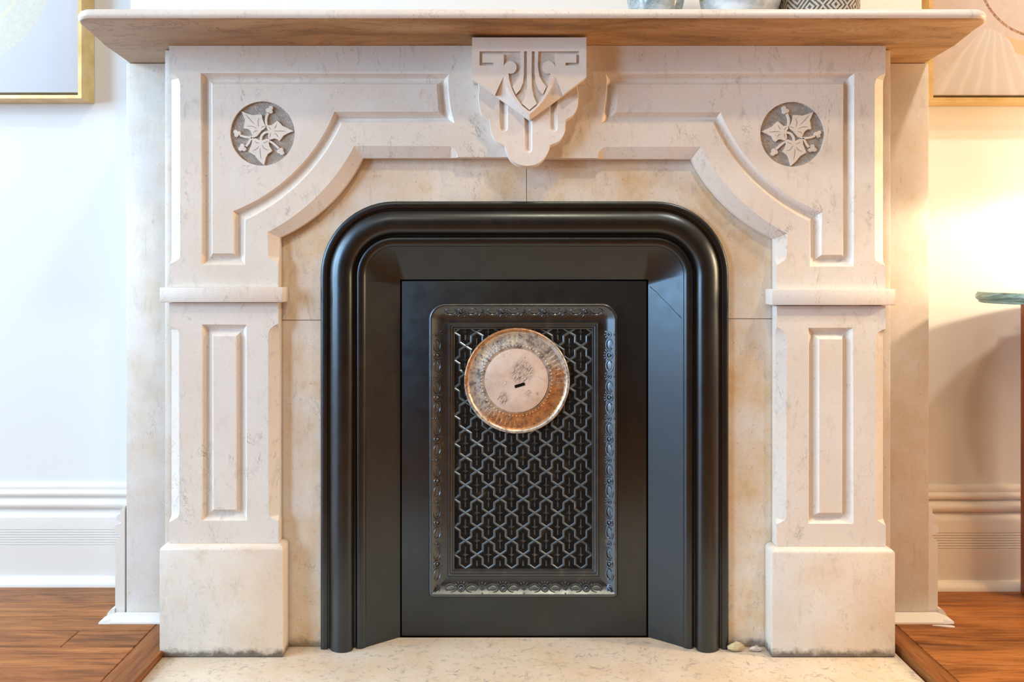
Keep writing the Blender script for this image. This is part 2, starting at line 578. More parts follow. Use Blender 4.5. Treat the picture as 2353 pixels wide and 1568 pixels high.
RX0, RX1, RY0, CZ = -3.6, 2.5, -4.0, 2.65
struct('ceiling', MB().box((RX0, RY0, CZ), (RX1, AL + 0.1, CZ + 0.05)), Mat('ceiling_paint', 0.8, 0.2, color=(0.5, 0.47, 0.43)).m)
struct('wall_left', MB().box((RX0 - 0.1, RY0, -0.05), (RX0, AL + 0.1, CZ)), M['room'])
struct('wall_right', MB().box((RX1, RY0, -0.05), (RX1 + 0.1, AL + 0.1, CZ)), M['room'])
struct('wall_front', MB().box((RX0, RY0 - 0.1, -0.05), (RX1, RY0, CZ)), Mat('dark_room_paint', 0.7, 0.3, color=(0.07, 0.05, 0.04)).m)
struct('wall_alcove_left', MB().box((RX0, AL, -0.05), (BX0, AL + 0.1, CZ)), M['wall'])
struct('wall_alcove_right', MB().box((BX1, AR, -0.05), (RX1, AR + 0.1, CZ)), M['wall'])
struct('wall_chimney_breast', MB().box((BX0, BY, -0.05), (BX1, AL + 0.1, CZ)), M['wall'], bevel=0.004)

HX0, HX1 = -0.6185, 0.729   # hearth
HY0 = 0.86
floor = struct('floor', MB().box((RX0, RY0, -0.05), (RX1, AL, -0.030)), M['wood'])
PW = 0.0575


def plank(x0, x1, y0, y1, mat):
    g = 0.0006
    MB().box((x0 + g, y0 + g, -0.0295), (x1 - g, y1 - g, FZ - random.random() * 0.0006)).build('plank', mat, floor, bevel=0.0012, bseg=1)


y = 1.53
row = 0
while y > 0.55:
    ys = y - PW
    for (xa, xb) in ((-1.95, -0.673), (0.772, 2.05)):
        top = y if row else (AL - 0.006 if xa < 0 else AR - 0.006)
        # the front of the breast and the shoe in front of the marble returns
        cut = xa + (0.25 + 0.75 * random.random()) * (xb - xa)
        segs = [(xa, cut), (cut, xb)] if random.random() < 0.7 else [(xa, xb)]
        for (s0, s1) in segs:
            if s1 - s0 > 0.05:
                plank(s0, s1, ys, top, M['wood'])
    row += 1
    y = ys
plank(-0.673, -0.6145, 0.80, 1.405, M['wood_y'])
plank(0.7325, 0.772, 0.80, 1.405, M['wood_y'])
y = 0.80
while y > 0.55:
    plank(-0.673, 0.772, y - PW, y, M['wood'])
    y -= PW


def extrude_profile(prof, kind, a, b, base, sgn=1):
    """prof: (out, up) pairs; kind X: wall facing -Y along X; kind Y: wall facing sgn*X along Y"""
    m = MB()
    if kind == 'X':
        A = [Vector((a, base - o, FZ + u)) for o, u in prof]
        B = [Vector((b, base - o, FZ + u)) for o, u in prof]
    else:
        A = [Vector((base + sgn * o, a, FZ + u)) for o, u in prof]
        B = [Vector((base + sgn * o, b, FZ + u)) for o, u in prof]
    m.bridge(A, B)
    for L in (A, B):
        if kind == 'X':
            tr = tessellate_polygon([[Vector((p.y, p.z, 0)) for p in L]])
        else:
            tr = tessellate_polygon([[Vector((p.x, p.z, 0)) for p in L]])
        m.add(L, [tuple(t) for t in tr])
    return m


def bb_profile():
    mm = [(0, 0), (19, 0), (19, 84)]
    for i in range(7):
        z = 84 + i * 5.6
        mm += [(19, z + 1.2), (16.8, z + 2.0), (19.2, z + 3.6), (19, z + 5.6)]
    mm += [(19, 146), (18, 150), (13, 156), (9, 160), (8, 163)]
    mm += [(8 + 13 * math.sin(math.pi * t / 8), 175 - 11.5 * math.cos(math.pi * t / 8)) for t in range(1, 8)]
    mm += [(7, 187), (7, 190)] + [(7 + 9 * math.sin(math.pi * t / 6), 198 - 8 * math.cos(math.pi * t / 6)) for t in range(1, 6)]
    mm += [(8, 206), (9, 208), (7, 216), (3, 221), (0, 221)]
    return [(a / 1000, b / 1000) for a, b in mm]


SHOE = [(0, 0), (0.016, 0), (0.016, 0.004), (0.0135, 0.010), (0.009, 0.015), (0.004, 0.0175), (0, 0.018)]
BP = bb_profile()
b1 = struct('baseboard_left', extrude_profile(BP, 'X', RX0, BX0 - 0.019, AL), M['trim'], smooth=50)
extrude_profile(SHOE, 'X', RX0, BX0 - 0.019, AL - 0.019).build('shoe_moulding', M['trim'], b1)
b2 = struct('baseboard_right', extrude_profile(BP, 'X', BX1 + 0.019, RX1, AR), M['trim'], smooth=50)
extrude_profile(SHOE, 'X', BX1 + 0.019, RX1, AR - 0.019).build('shoe_moulding', M['trim'], b2)
b3 = struct('baseboard_breast_left', extrude_profile(BP, 'Y', 1.411, AL, BX0, -1), M['trim'], smooth=50)
extrude_profile(SHOE, 'Y', 1.409, AL - 0.03, BX0 - 0.019, -1).build('shoe_moulding', M['trim'], b3)
b4 = struct('baseboard_breast_right', extrude_profile(BP, 'Y', 1.411, AR, BX1, 1), M['trim'], smooth=50)
extrude_profile(SHOE, 'Y', 1.409, AR - 0.03, BX1 + 0.019, 1).build('shoe_moulding', M['trim'], b4)
SH2 = [(0, 0), (0.026, 0), (0.0255, 0.003), (0.020, 0.007), (0.010, 0.0095), (0, 0.011)]
t1 = extrude_profile(SH2, 'X', -0.7635, -0.632, 1.4085)
t1.add([(-0.7635, 1.4085, FZ), (-0.7635, 1.4085, FZ + .011), (-0.7635, 1.3885, FZ + .007), (-0.7635, 1.3825, FZ), (-0.786, 1.3825, FZ), (-0.786, 1.3825, FZ + .003), (-0.780, 1.395, FZ + .009), (-0.786, 1.4085, FZ)],
       [(0, 1, 6, 7), (1, 2, 6), (2, 5, 6), (2, 3, 4, 5), (5, 4, 7, 6)])
struct('trim_1', t1, M['trim'])
t2 = extrude_profile(SH2, 'X', 0.715, 0.868, 1.4085)
t2.add([(0.868, 1.4085, FZ), (0.868, 1.4085, FZ + .011), (0.868, 1.3885, FZ + .007), (0.868, 1.3825, FZ), (0.888, 1.3845, FZ), (0.888, 1.3845, FZ + .004), (0.882, 1.396, FZ + .009), (0.886, 1.4085, FZ)],
       [(0, 1, 6, 7), (1, 2, 6), (2, 5, 6), (2, 3, 4, 5), (5, 4, 7, 6)])
struct('trim_2', t2, M['trim'])

# ---------------------------------------------------------------- hearth slab
hm = MB().box((HX0, HY0, -0.0295), (HX1, 1.36, 0.0))
h = hm.build('hearth_slab', M['hearth'], origin=(0.05, 1.1, 0), bevel=0.003)
setp(h, 'mottled cream marble hearth slab lying flat in front of the fireplace', 'hearth')

# ---------------------------------------------------------------- marble surround
sur = thing('fireplace_surround', (P(1212, 0, 1).x, 1.33, 0), 'carved white marble fireplace surround with panelled pilasters and arched opening', 'fireplace')
BACK = D * 1.017


def mir(p):
    return (2424 - p[0], p[1])


def relief(FE, C1, C3, tf, hole=None, backY=BACK, r=1.0, depth=0.0085):
    """a slab with chamfers (FE) and a sunk channel between outline C1 and outline C3"""
    m = MB()
    T = lambda p: P(*tf((p[0], p[1])), r)
    Fl = [T(e) for e in FE]
    El = []
    for e in FE:
        if len(e) == 2:
            El.append(T(e))
        else:
            q = P(*tf((e[2], e[3])), r)
            q.y += e[4] / 1000
            El.append(q)
    Bl = [Vector((p.x, backY, p.z)) for p in El]
    L1 = [T(p) for p in C1]
    L3 = [T(p) for p in C3]
    m.fill([Fl, L1])
    m.bridge(Fl, El)
    m.bridge(El, Bl)
    m.fill([Bl])
    prof = [(i / 16, 1 - abs(2 * i / 16 - 1) ** 2.0) for i in range(17)]
    Ls = []
    for t, d in prof:
        Ls.append([a.lerp(b, t) + Vector((0, d * depth, 0)) for a, b in zip(L1, L3)])
    m.loops(Ls)
    if hole:
        m.fill([L3, [T(p) for p in hole]])
    else:
        m.fill([L3])
    return m


aF = arc3((814, 335.4), (747.5, 431.4), (615, 533.5), 22)
aE = arc3((831, 361.5), (771.0, 449.5), (639, 545.5), 22)
FE_sp = [(388.5, 105), (1211.7, 105), (1211.7, 361.5), (1052, 361.5), (1049, 349, 1049, 361.5, 5), (1036, 336, 1036, 361.5, 10)]
FE_sp += [(f[0], f[1], e[0], e[1], 10) for f, e in zip(aF, aE)]
FE_sp += [(616, 586, 639, 588, 10), (619, 593, 639, 595, 7), (628, 599, 639, 601, 3), (639, 606), (639, 660), (389, 660), (389, 607), (400, 603, 389, 603.5, 4), (411, 596, 389, 597, 8), (414, 588, 389, 588, 9),
          (414, 193, 389, 193, 9), (410, 180, 389, 182, 8), (401, 173, 389, 175, 4), (389, 169)]
cA = arc3((784.5, 285), (695, 414), (564, 506), 22)
cB = arc3((768.4, 257), (676, 395), (535.3, 485.5), 22)
C1_sp = [(461, 168), (1032, 170), (1030, 184), (1032.7, 225), (1037, 255), (1045, 283.6)] + cA + [(563, 609), (462, 609)]
C3_sp = [(488, 193), (1003, 194), (1003.5, 203), (1005.5, 230), (1007, 248), (1008, 257)] + cB + [(536, 582.5), (488.4, 582.5)]
RC = (603, 307)
hole = [(RC[0] + 74 * math.cos(2 * math.pi * i / 64), RC[1] + 74 * math.sin(2 * math.pi * i / 64)) for i in range(64)]


def z8(x, y):
    return (500 + x / 8.71, 220 + y / 8.71)


LEAVES = [
    [(475, 310), (590, 355), (700, 388), (800, 376), (880, 376), (888, 450), (915, 530), (965, 620), (930, 660), (870, 700), (835, 745), (780, 810), (710, 840), (690, 780), (650, 700), (590, 662), (522, 655), (530, 570), (547, 480), (510, 400)],
    [(985, 590), (1080, 590), (1140, 540), (1190, 500), (1240, 540), (1290, 600), (1400, 650), (1515, 705), (1400, 750), (1310, 800), (1270, 860), (1230, 905), (1190, 870), (1130, 855), (1050, 880), (1010, 850), (1005, 790), (1030, 720), (1000, 680), (975, 640)],
    [(690, 860), (760, 850), (840, 890), (900, 890), (980, 860), (1040, 870), (1020, 940), (1030, 1010), (1090, 1105), (1000, 1165), (960, 1240), (925, 1385), (860, 1330), (800, 1270), (740, 1190), (615, 1120), (650, 1040), (680, 960)]]
VEINS = [
    [[(560, 375), (650, 480), (745, 575)], [(830, 440), (805, 520), (822, 620)], [(585, 612), (690, 612), (785, 655)], [(710, 745), (745, 710), (800, 700)], [(870, 640), (900, 618), (950, 610)]],
    [[(1130, 708), (1250, 705), (1370, 715)], [(1180, 575), (1160, 620), (1130, 660)], [(1130, 750), (1180, 780), (1205, 830)], [(1020, 615), (1045, 650), (1060, 680)], [(1060, 740), (1050, 790), (1040, 840)]],
    [[(848, 1045), (850, 1150), (872, 1270)], [(690, 1105), (770, 1070), (825, 1010)], [(885, 980), (935, 1060), (1020, 1088)], [(740, 905), (780, 940), (830, 945)], [(910, 945), (960, 935), (1000, 905)]]]
SPRIGS = [
    ([(978, 600), (962, 510), (972, 420), (1005, 345)], [(1063, 242), (1003, 290), (1055, 312)], 42),
    ([(700, 828), (640, 832), (540, 820), (440, 790)], [(352, 722), (372, 785), (418, 748)], 40),
    ([(690, 840), (650, 880), (610, 950), (562, 1012)], [(490, 1000), (452, 1062), (524, 1066)], 43),
    ([(1030, 905), (1090, 940), (1150, 990), (1222, 1055)], [(1268, 1082), (1226, 1112), (1284, 1142)], 42)]
CURL = [(1035, 722), (960, 730), (900, 770), (866, 830), (860, 895)]


def prism(m, poly, yf, yb):
    A = [Vector((p.x, yf, p.z)) for p in poly]
    B = [Vector((p.x, yb, p.z)) for p in poly]
    m.fill([A])
    m.bridge(A, B)


def ribbon(pts, w):
    L, R_ = [], []
    n = len(pts)
    for i, p in enumerate(pts):
        a = Vector(pts[max(i - 1, 0)]); b = Vector(pts[min(i + 1, n - 1)])
        t = (b - a).normalized()
        ww = w[i] if isinstance(w, list) else w
        L.append((p[0] - t.y * ww, p[1] + t.x * ww))
        R_.append((p[0] + t.y * ww, p[1] - t.x * ww))
    return L + R_[::-1]


def spandrel(tf, side):
    sp_ = relief(FE_sp, C1_sp, C3_sp, tf, hole).build('spandrel', M['marble'], sur, smooth=22)
    T = lambda p: P(*tf(p), 1.0)
    yb = D + 0.0042
    g = MB()
    L0 = [T(p) for p in hole]
    L1 = [p + Vector((0, 0.0042, 0)) for p in L0]
    c0 = T(RC) + Vector((0, 0.0042, 0))
    L2 = [c0 + (p - c0) * 0.985 + Vector((0, 0.0, 0)) for p in L1]
    g.bridge(L0, L1)
    g.cur = 1
    g.bridge(L1, L2)
    g.fill([L2])
    g.build('roundel', [M['marble'], M['ground']], sp_)
    for lf, vs in zip(LEAVES, VEINS):
        m = MB()
        prism(m, [T(z8(*p)) for p in lf], D + 0.0006, yb)
        m.cur = 1
        for v in vs:
            rb = ribbon(spline(v, 4), [2, 4, 5, 6, 6, 6, 5, 4, 2])
            A = [T(z8(*p)) for p in rb]
            A = [Vector((p.x, D + 0.00048, p.z)) for p in A]
            m.fill([A])
        m.build('leaf', [M['marble'], M['vein']], sp_, smooth=0)
    for st, lobes, rr in SPRIGS:
        m = MB()
        prism(m, [T(z8(*p)) for p in ribbon(spline(st, 5), 21)], D + 0.0010, yb)
        lc = (sum(q[0] for q in lobes) / 3, sum(q[1] for q in lobes) / 3)
        for lb in lobes + [lc]:
            bi = (lobes + [lc]).index(lb)
            prism(m, [T(z8(lb[0] + rr * math.cos(2 * math.pi * i / 16), lb[1] + rr * math.sin(2 * math.pi * i / 16))) for i in range(16)], D + 0.0008 - 0.00012 * bi, yb)
        m.build('berry_sprig', M['marble'], sp_, smooth=0)
    m = MB()
    prism(m, [T(z8(*p)) for p in ribbon(spline(CURL, 5), 22)], D + 0.0009, yb)
    m.build('stem', M['marble'], sp_, smooth=0)
    return sp_


tL = lambda p: p
tR = lambda p: (2424 - p[0], 105 + (p[1] - 105) * 1.0075)
spandrel(tL, 'left')
spandrel(tR, 'right')

FE_sh = [(389, 696), (639, 696), (639, 744), (629, 749, 639, 751, 4), (620, 757, 639, 758, 8), (616, 766, 639, 767, 9), (617, 1181, 639, 1180, 9), (620, 1188, 639, 1187, 8), (630, 1194, 639, 1194, 4), (639.5, 1198),
         (639.5, 1248.5), (388.5, 1248.5), (388.5, 1201), (400, 1194, 389, 1195, 4), (408.5, 1189, 389, 1189, 8), (412, 1183, 389, 1183, 9), (411.5, 766, 389, 767, 9), (407.5, 758, 389, 759, 8), (399, 752, 389, 753, 4), (389, 749)]
C1_sh = [(464, 746), (566.6, 746.5), (567.4, 1197), (462.7, 1197)]
C3_sh = [(490, 773), (541.3, 773), (541, 1171.5), (491, 1171.5)]
relief(FE_sh, C1_sh, C3_sh, tL).build('pilaster_shaft', M['marble'], sur, smooth=22)
relief(FE_sh, C1_sh, C3_sh, lambda p: (2424 - p[0], p[1] + 7.3)).build('pilaster_shaft', M['marble'], sur, smooth=22)


def pbox(x0, x1, y0, y1, r, back, name, mat, bevel, parent=sur, zb=None, bseg=2):
    a = P(x0, y1, r)
    b = P(x1, y0, r)
    return MB().box((a.x, a.y, a.z if zb is None else zb), (b.x, back, b.z)).build(name, mat, parent, bevel=bevel, bseg=bseg)


pbox(366, 649.5, 660.7, 695.3, 0.99, BACK, 'capital_block', M['marble'], 0.002)
pbox(1773.8, 2058, 664.8, 701.8, 0.99, BACK, 'capital_block', M['marble'], 0.002)


def plinth(x0, x1, yt, name='plinth_block'):
    a = P(x0, 1512, 0.99)
    b = P(x1, yt, 0.99)
    top = P(0, yt, 1.0).z
    m = MB()
    c = 0.0035
    cz = 0.0085
    # body with bevelled top edges
    def ring(z, i):
        return [Vector((a.x + i, a.y + i, z)), Vector((b.x - i, a.y + i, z)), Vector((b.x - i, BACK, z)), Vector((a.x + i, BACK, z))]
    rs = [ring(0.0006, 0.0012), ring(0.002, 0), ring(top - cz, 0), ring(top - cz * 0.6, c * 0.25), ring(top - cz * 0.25, c * 1.0), ring(top, c * 2.4)]
    m.loops(rs)
    m.add(rs[0], [(0, 1, 2, 3)])
    m.add(rs[-1], [(3, 2, 1, 0)])
    return m.build(name, M['plinth'], sur, smooth=40, bevel=0.0008)


plinth(366.5, 650.5, 1249)
plinth(1774.5, 2057, 1256.5)

# backing strips between pilaster and returns, marble returns
for (x0, x1) in ((379.2, 398), (2026, 2046.3)):
    a = P(x0, 1251, 1.0178); b = P(x1, 112, 1.0178)
    MB().box((a.x, BACK + 0.0008, 0.0), (b.x, 1.4088, H + 513.5 * S)).build('backing_strip', M['panel'], sur, bevel=0.001)
for (x0, x1) in ((290, 400), (2022, 2134.5)):
    a = P(x0, 0, 1.084); b = P(x1, 145.5, 1.084)
    MB().box((a.x, 1.4092, FZ), (b.x, 1.4295, b.z)).build('return_panel', M['panel'], sur, bevel=0.0015)

# slips round the iron insert
RS = 1.0188
sl_back = D * RS + 0.022


def slab(poly, name):
    m = MB()
    A = [P(p[0], p[1], RS) for p in poly]
    for q in A:
        q.z = max(q.z, 0.0008)
    B = [Vector((p.x, sl_back, p.z)) for p in A]
    m.fill([A]); m.bridge(A, B); m.fill([B])
    return m.build(name, M['slip'], sur, smooth=20)


arcL = [(910 - 161 * math.sin(math.pi / 2 * i / 14), 633 - 161 * math.cos(math.pi / 2 * i / 14)) for i in range(15)]
arcR = [(2411 - p[0], p[1]) for p in arcL]
slab([(604, 330), (1209.4, 330), (1209.4, 472)] + arcL + [(749, 735.3), (604, 735.3)], 'slip_stone')
slab([(1820, 330), (1210.6, 330), (1210.6, 472)] + arcR + [(1662, 732.2), (1820, 732.2)], 'slip_stone')
slab([(604, 736.7), (749, 736.7), (749, 1600), (604, 1600)], 'slip_stone')
slab([(1820, 733.6), (1662, 733.6), (1662, 1600), (1820, 1600)], 'slip_stone')

# keystone
ks = 4.612


def kp(x, y):
    return (1050 + x / ks, 60 + y / ks)


RK, RS2 = 0.963, 0.976
keyo = MB()
lobes = [(1290, 560), (1270, 640), (1281, 720), (1276, 850), (1235, 935), (1150, 992), (1147, 1060), (1138, 1130), (1085, 1215), (986, 1262), (972, 1320), (925, 1400), (850, 1460), (745, 1482), (640, 1460), (565, 1400), (522, 1310), (508, 1268), (420, 1215), (368, 1130), (354, 1040), (345, 985), (262, 920), (236, 830), (231, 740), (236, 640), (215, 560)]
cusps = {5, 9, 17, 21}
seg, cur = [], []
for i, p in enumerate(lobes):
    cur.append(p)
    if i in cusps:
        seg.append(cur)
        cur = [p]
seg.append(cur)
out = []
for s_ in seg:
    out += spline(s_, 4)[:-1]
out.append(lobes[-1])


def stadium(xc, w, y0, y1, n=10):
    r_ = w / 2
    pts = [(xc - r_, y0), (xc + r_, y0)]
    pts += [(xc + r_ * math.cos(math.pi * i / n), y1 - r_ + r_ * math.sin(math.pi * i / n)) for i in range(n + 1)]
    return pts


sc_m = MB()
Fo = [P(*kp(*p), RS2) for p in out]
Eo = []
cx = sum(p.x for p in Fo) / len(Fo)
cz_ = sum(p.z for p in Fo) / len(Fo)
for p in Fo:
    Eo.append(Vector((cx + (p.x - cx) * 1.012, p.y + 0.002, cz_ + (p.z - cz_) * 1.010)))
Bo = [Vector((p.x, D * 1.0 - 0.0004, p.z)) for p in Eo]
fl = [stadium(495, 92, 700, 1122), stadium(755, 88, 900, 1346), stadium(1024, 84, 740, 1122)]
sc_m.fill([Fo] + [[P(*kp(*p), RS2) for p in f] for f in fl])
sc_m.bridge(Fo, Eo)
sc_m.bridge(Eo, Bo)
sc_m.fill([Bo])
for f in fl:
    xc = (f[0][0] + f[1][0]) / 2
    Ls = []
    y1 = max(p[1] for p in f)
    for t, d in ((0, 0), (0.35, 0.0035), (0.65, 0.0052), (0.93, 0.0058)):
        L = []
        for p in f:
            yy = p[1] if p[1] < y1 - 46 else (y1 - 46) + (p[1] - (y1 - 46)) * (1 - t)
            q = P(*kp(xc + (p[0] - xc) * (1 - t), yy), RS2)
            q.y += d
            L.append(q)
        Ls.append(L)
    sc_m.loops(Ls)
    sc_m.fill([Ls[-1]])
key = sc_m.build('keystone', M['key'], sur, smooth=22)

sh = MB()
armL = spline([(495, 530), (530, 640), (600, 760), (680, 860), (768, 935)], 5)
mk = lambda pts: [(1536 - p[0], p[1]) for p in pts]
armR = mk(armL)[::-1]
FO = [(160, 120), (1372, 120), (1372, 540)] + [(1131, 725)] + armR[1:][::-1][:0] + [tuple(p) for p in reversed(mk(armL)[::-1])][:-1] + [tuple(p) for p in reversed(armL)] + [(405, 725), (160, 545)]
# outline: right edge, up the right arm, round the point, down the left arm
front = [P(*kp(*p), RK) for p in FO]
circ = [(565 + 68 * math.cos(a), 437 + 68 * math.sin(a)) for a in [math.radians(d) for d in (105, 90, 75, 60, 45, 30, 15, 0, -15, -30, -45, -60, -75, -90, -105, -120, -135, -150, -165, -180)]]
inL = [(240, 268), (672, 268), (677, 350), (678, 430), (662, 530), (628, 595), (588, 642), (625, 722), (672, 672), (700, 600), (711, 500), (712, 268), (742, 268), (744, 500), (742, 640), (725, 740), (690, 822), (767, 889), (765, 903), (690, 842), (620, 745), (572, 640), (552, 560), (546, 500)] + circ[1:] + [(497, 298), (270, 298), (270, 388), (385, 388), (385, 418), (240, 418)]
inR = mk(inL)[::-1]
sunk = []
for L in (inL, inR):
    sunk.append([P(*kp(*p), RK) for p in L])
sh.fill([front] + sunk)
sh_sides_out = [(160, 120), (1372, 120), (1372, 540), (768, 985), (160, 545)]
# facets either side of the pointed arms
low = MB()
dF = 0.010


def low_edge(t, side):
    a = (405, 725) if side < 0 else (1131, 725)
    b = (768, 985)
    return (a[0] + (b[0] - a[0]) * t, a[1] + (b[1] - a[1]) * t)


for side, arm in ((-1, armL), (1, mk(armL))):
    n = len(arm)
    A = [P(*kp(*p), RK) for p in arm]
    B = []
    for i in range(n):
        q = P(*kp(*low_edge(i / (n - 1), side)), RK)
        q.y += dF
        B.append(q)
    sh.bridge(A, B, closed=False)
    c0 = P(*kp(*low_edge(0, side)), RK)
    sh.add([A[0], c0, B[0]], [(0, 1, 2)])
edge = [P(*kp(*p), RK) for p in [(160, 120), (1372, 120), (1372, 540), (1131, 725)]]
e2 = [P(*kp(*p), RK) for p in [(405, 725), (160, 545)]]
pt = P(*kp(768, 985), RK)
lo = [P(*kp(1131, 725), RK), P(*kp(405, 725), RK)]
for q in [pt] + lo:
    q.y += dF
top_loop = edge[:4] + [lo[0], pt, lo[1]] + e2
backY = D * RS2 - 0.0003
B = [Vector((p.x, backY, p.z)) for p in top_loop]
sh.bridge(top_loop, B)
sh.cur = 1
for L in sunk:
    Bk = [p + Vector((0, 0.0035, 0)) for p in L]
    sh.bridge(L, Bk)
    sh.fill([Bk])
sh.cur = 0
# block that carries the shield back to the frieze above the scallops
a = P(160, 0, 1); 
xa, xb = P(*kp(165, 0), RK).x, P(*kp(1367, 0), RK).x
zt, zb = P(*kp(0, 120), RK).z, P(*kp(0, 545), RK).z
sh.box((xa, backY, zb), (xb, D - 0.0004, zt))
sh.build('shield', [M['key'], M['sunk']], key, smooth=25)

# ---------------------------------------------------------------- mantel shelf
RF = 0.915
yf, yb_ = D * RF, BY - 0.0008
zs_f = P(0, 41, RF).z
zs_b = P(0, 145, 1.084).z + 0.0006
ztop = P(0, 15.5, RF).z
xl_f, xr_f = P(161, 0, RF).x, P(2286, 0, RF).x
xl_b, xr_b = P(289, 0, 1.084).x, P(2135.5, 0, 1.084).x


def shelf_ring(ins, z_at, n=10):
    """plan outline inset by ins; rounded front corners"""
    Rr = 0.030
    L = []
    x0f, x1f, y0 = xl_f + ins, xr_f - ins, yf + ins
    r_ = max(Rr - ins, 0.003)
    L.append((xl_b + ins, yb_))
    for i in range(n + 1):
        a = math.pi + math.pi / 2 * i / n
        L.append((x0f + r_ + r_ * math.cos(a), y0 + r_ + r_ * math.sin(a)))
    for i in range(n + 1):
        a = 1.5 * math.pi + math.pi / 2 * i / n
        L.append((x1f - r_ + r_ * math.cos(a), y0 + r_ + r_ * math.sin(a)))
    L.append((xr_b - ins, yb_))
    return [Vector((x, y, z_at(y))) for x, y in L]


def soff(y):
    t = min(max((y - yf) / (D - yf), 0), 1)
    return zs_f + (zs_b - zs_f) * t


sm = MB()
rings = [shelf_ring(0.016, lambda y: ztop), shelf_ring(0.008, lambda y: ztop - 0.0012), shelf_ring(0.003, lambda y: ztop - 0.0045), shelf_ring(0.0, lambda y: ztop - 0.011)]
rings += [shelf_ring(0.0005, lambda y: soff(y) + 0.0045), shelf_ring(0.003, lambda y: soff(y) + 0.0008)]
sm.loops(rings)
sm.fill_xy(rings[0])
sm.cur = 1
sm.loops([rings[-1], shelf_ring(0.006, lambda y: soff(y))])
rb = shelf_ring(0.006, lambda y: soff(y))
kneeL = Vector((rb[0].x + (rb[1].x - rb[0].x) * (yb_ - D) / (yb_ - rb[1].y), D, zs_b))
kneeR = Vector((rb[-1].x + (rb[-2].x - rb[-1].x) * (yb_ - D) / (yb_ - rb[-2].y), D, zs_b))
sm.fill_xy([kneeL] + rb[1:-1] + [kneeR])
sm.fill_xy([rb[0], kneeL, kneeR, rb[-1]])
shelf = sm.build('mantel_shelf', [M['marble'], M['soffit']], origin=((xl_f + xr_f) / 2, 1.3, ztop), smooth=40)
setp(shelf, 'long white marble mantel shelf with rounded edge and brown underside of smoke stain and painted shade', 'shelf')

# ---------------------------------------------------------------- cast-iron insert
ins = thing('fireplace_insert', (P(1205, 0, 1.02).x, 1.33, 0), 'black cast-iron fireplace insert with arched roll moulding and splayed sides', 'fireplace insert')


def arch(w, r, xl=None, xr=None, yt=None, R=None, n=14):
    xl = 737 + w if xl is None else xl
    xr = 1674 - w if xr is None else xr
    yt = 463 + w if yt is None else yt
    R = 170 - w if R is None else R
    L = [P(xl, 1700, r)]
    L[0].z = 0.0006
    L.append(P(xl, yt + R + 14, r))
    for i in range(n + 1):
        a = math.pi / 2 * i / n
        L.append(P(xl + R - R * math.cos(a), yt + R - R * math.sin(a), r))
    L.append(P(xl + R + 14, yt, r))
    L.append(P(xr - R - 14, yt, r))
    for i in range(n + 1):
        a = math.pi / 2 * i / n
        L.append(P(xr - R + R * math.sin(a), yt + R - R * math.cos(a), r))
    L.append(P(xr, yt + R + 14, r))
    q = P(xr, 1700, r)
    q.z = 0.0006
    L.append(q)
    return L


pr = [(0, 1.0186), (0, 1.013), (1.5, 1.0112), (4, 1.0104), (12, 1.0104), (15, 1.0112), (16.5, 1.014), (19.5, 1.0143)]
pr += [(47.5 - 27.5 * math.cos(math.pi * i / 16), 1.0145 - 0.0130 * math.sin(math.pi * i / 16)) for i in range(17)]
pr += [(76.5, 1.0168), (80, 1.0168), (81, 1.0140), (84, 1.0123), (89, 1.0118), (95, 1.0125), (101, 1.0145), (104, 1.0170)]
m = MB()
Ls = [arch(w, r) for w, r in pr]
m.loops(Ls, closed=False)
m.build('roll_moulding', M['iron'], ins, smooth=38)
m = MB()
m.loops([arch(104, 1.0170), arch(105.5, 1.0176), arch(0, 1.045, 919.5, 1489.5, 642.5, 0.0)], closed=False)
spl = m.build('splay', M['iron'], ins, smooth=14)
m = MB()
ck = [(1493, 659), (1508, 671), (1521, 685), (1537, 700), (1551, 716), (1565.5, 731)]
up_, dn_ = [], []
for i, (cx_, cy_) in enumerate(ck):
    t_ = (cx_ - 1489.5) / (1568.5 - 1489.5)
    rr_ = 1.045 + (1.0176 - 1.045) * t_ - 0.00022
    up_.append(P(cx_ + 0.45, cy_ - 0.45, rr_))
    dn_.append(P(cx_ - 0.45, cy_ + 0.45, rr_))
m.bridge(up_, dn_, closed=False)
m.build('crack', M['void'], spl, smooth=0)
a = P(922.5, 0, 1.047); b = P(1485.8, 646, 1.047)
MB().box((a.x, a.y, 0.0006), (b.x, a.y + 0.008, b.z)).build('back_plate', M['iron'], ins, bevel=0.001)
a = P(880, 0, 1.055); b = P(1530, 600, 1.055)
MB().box((a.x, a.y, 0.0006), (b.x, a.y + 0.006, b.z)).build('firebox_back', M['void'], ins)  # black sheet added so the gap round the plate looks dark

# ---------------------------------------------------------------- the cast cover on the back plate
cov = thing('fireplace_cover', (P(1203, 0, 1.042).x, D * 1.042, P(0, 1374, 1.042).z), 'black cast-iron grate cover with scrolled border and lattice centre fixed to the insert', 'grate cover')


CR = 0.0046


def rrect(w, r, n=8):
    r += CR
    x0, x1, y0, y1 = 985 + w, 1420 - w, 697 + w, 1374 - w * 1.12
    Rt = max(38 - w, 1.0)
    Rb = max(10 - w, 1.0)
    L = []
    for (cx, cy, R, a0) in ((x0 + Rt, y0 + Rt, Rt, 180), (x1 - Rt, y0 + Rt, Rt, 270), (x1 - Rb, y1 - Rb, Rb, 0), (x0 + Rb, y1 - Rb, Rb, 90)):
        for i in range(n + 1):
            a = math.radians(a0 + 90 * i / n)
            L.append(P(cx + R * math.cos(a), cy + R * math.sin(a), r))
    return L


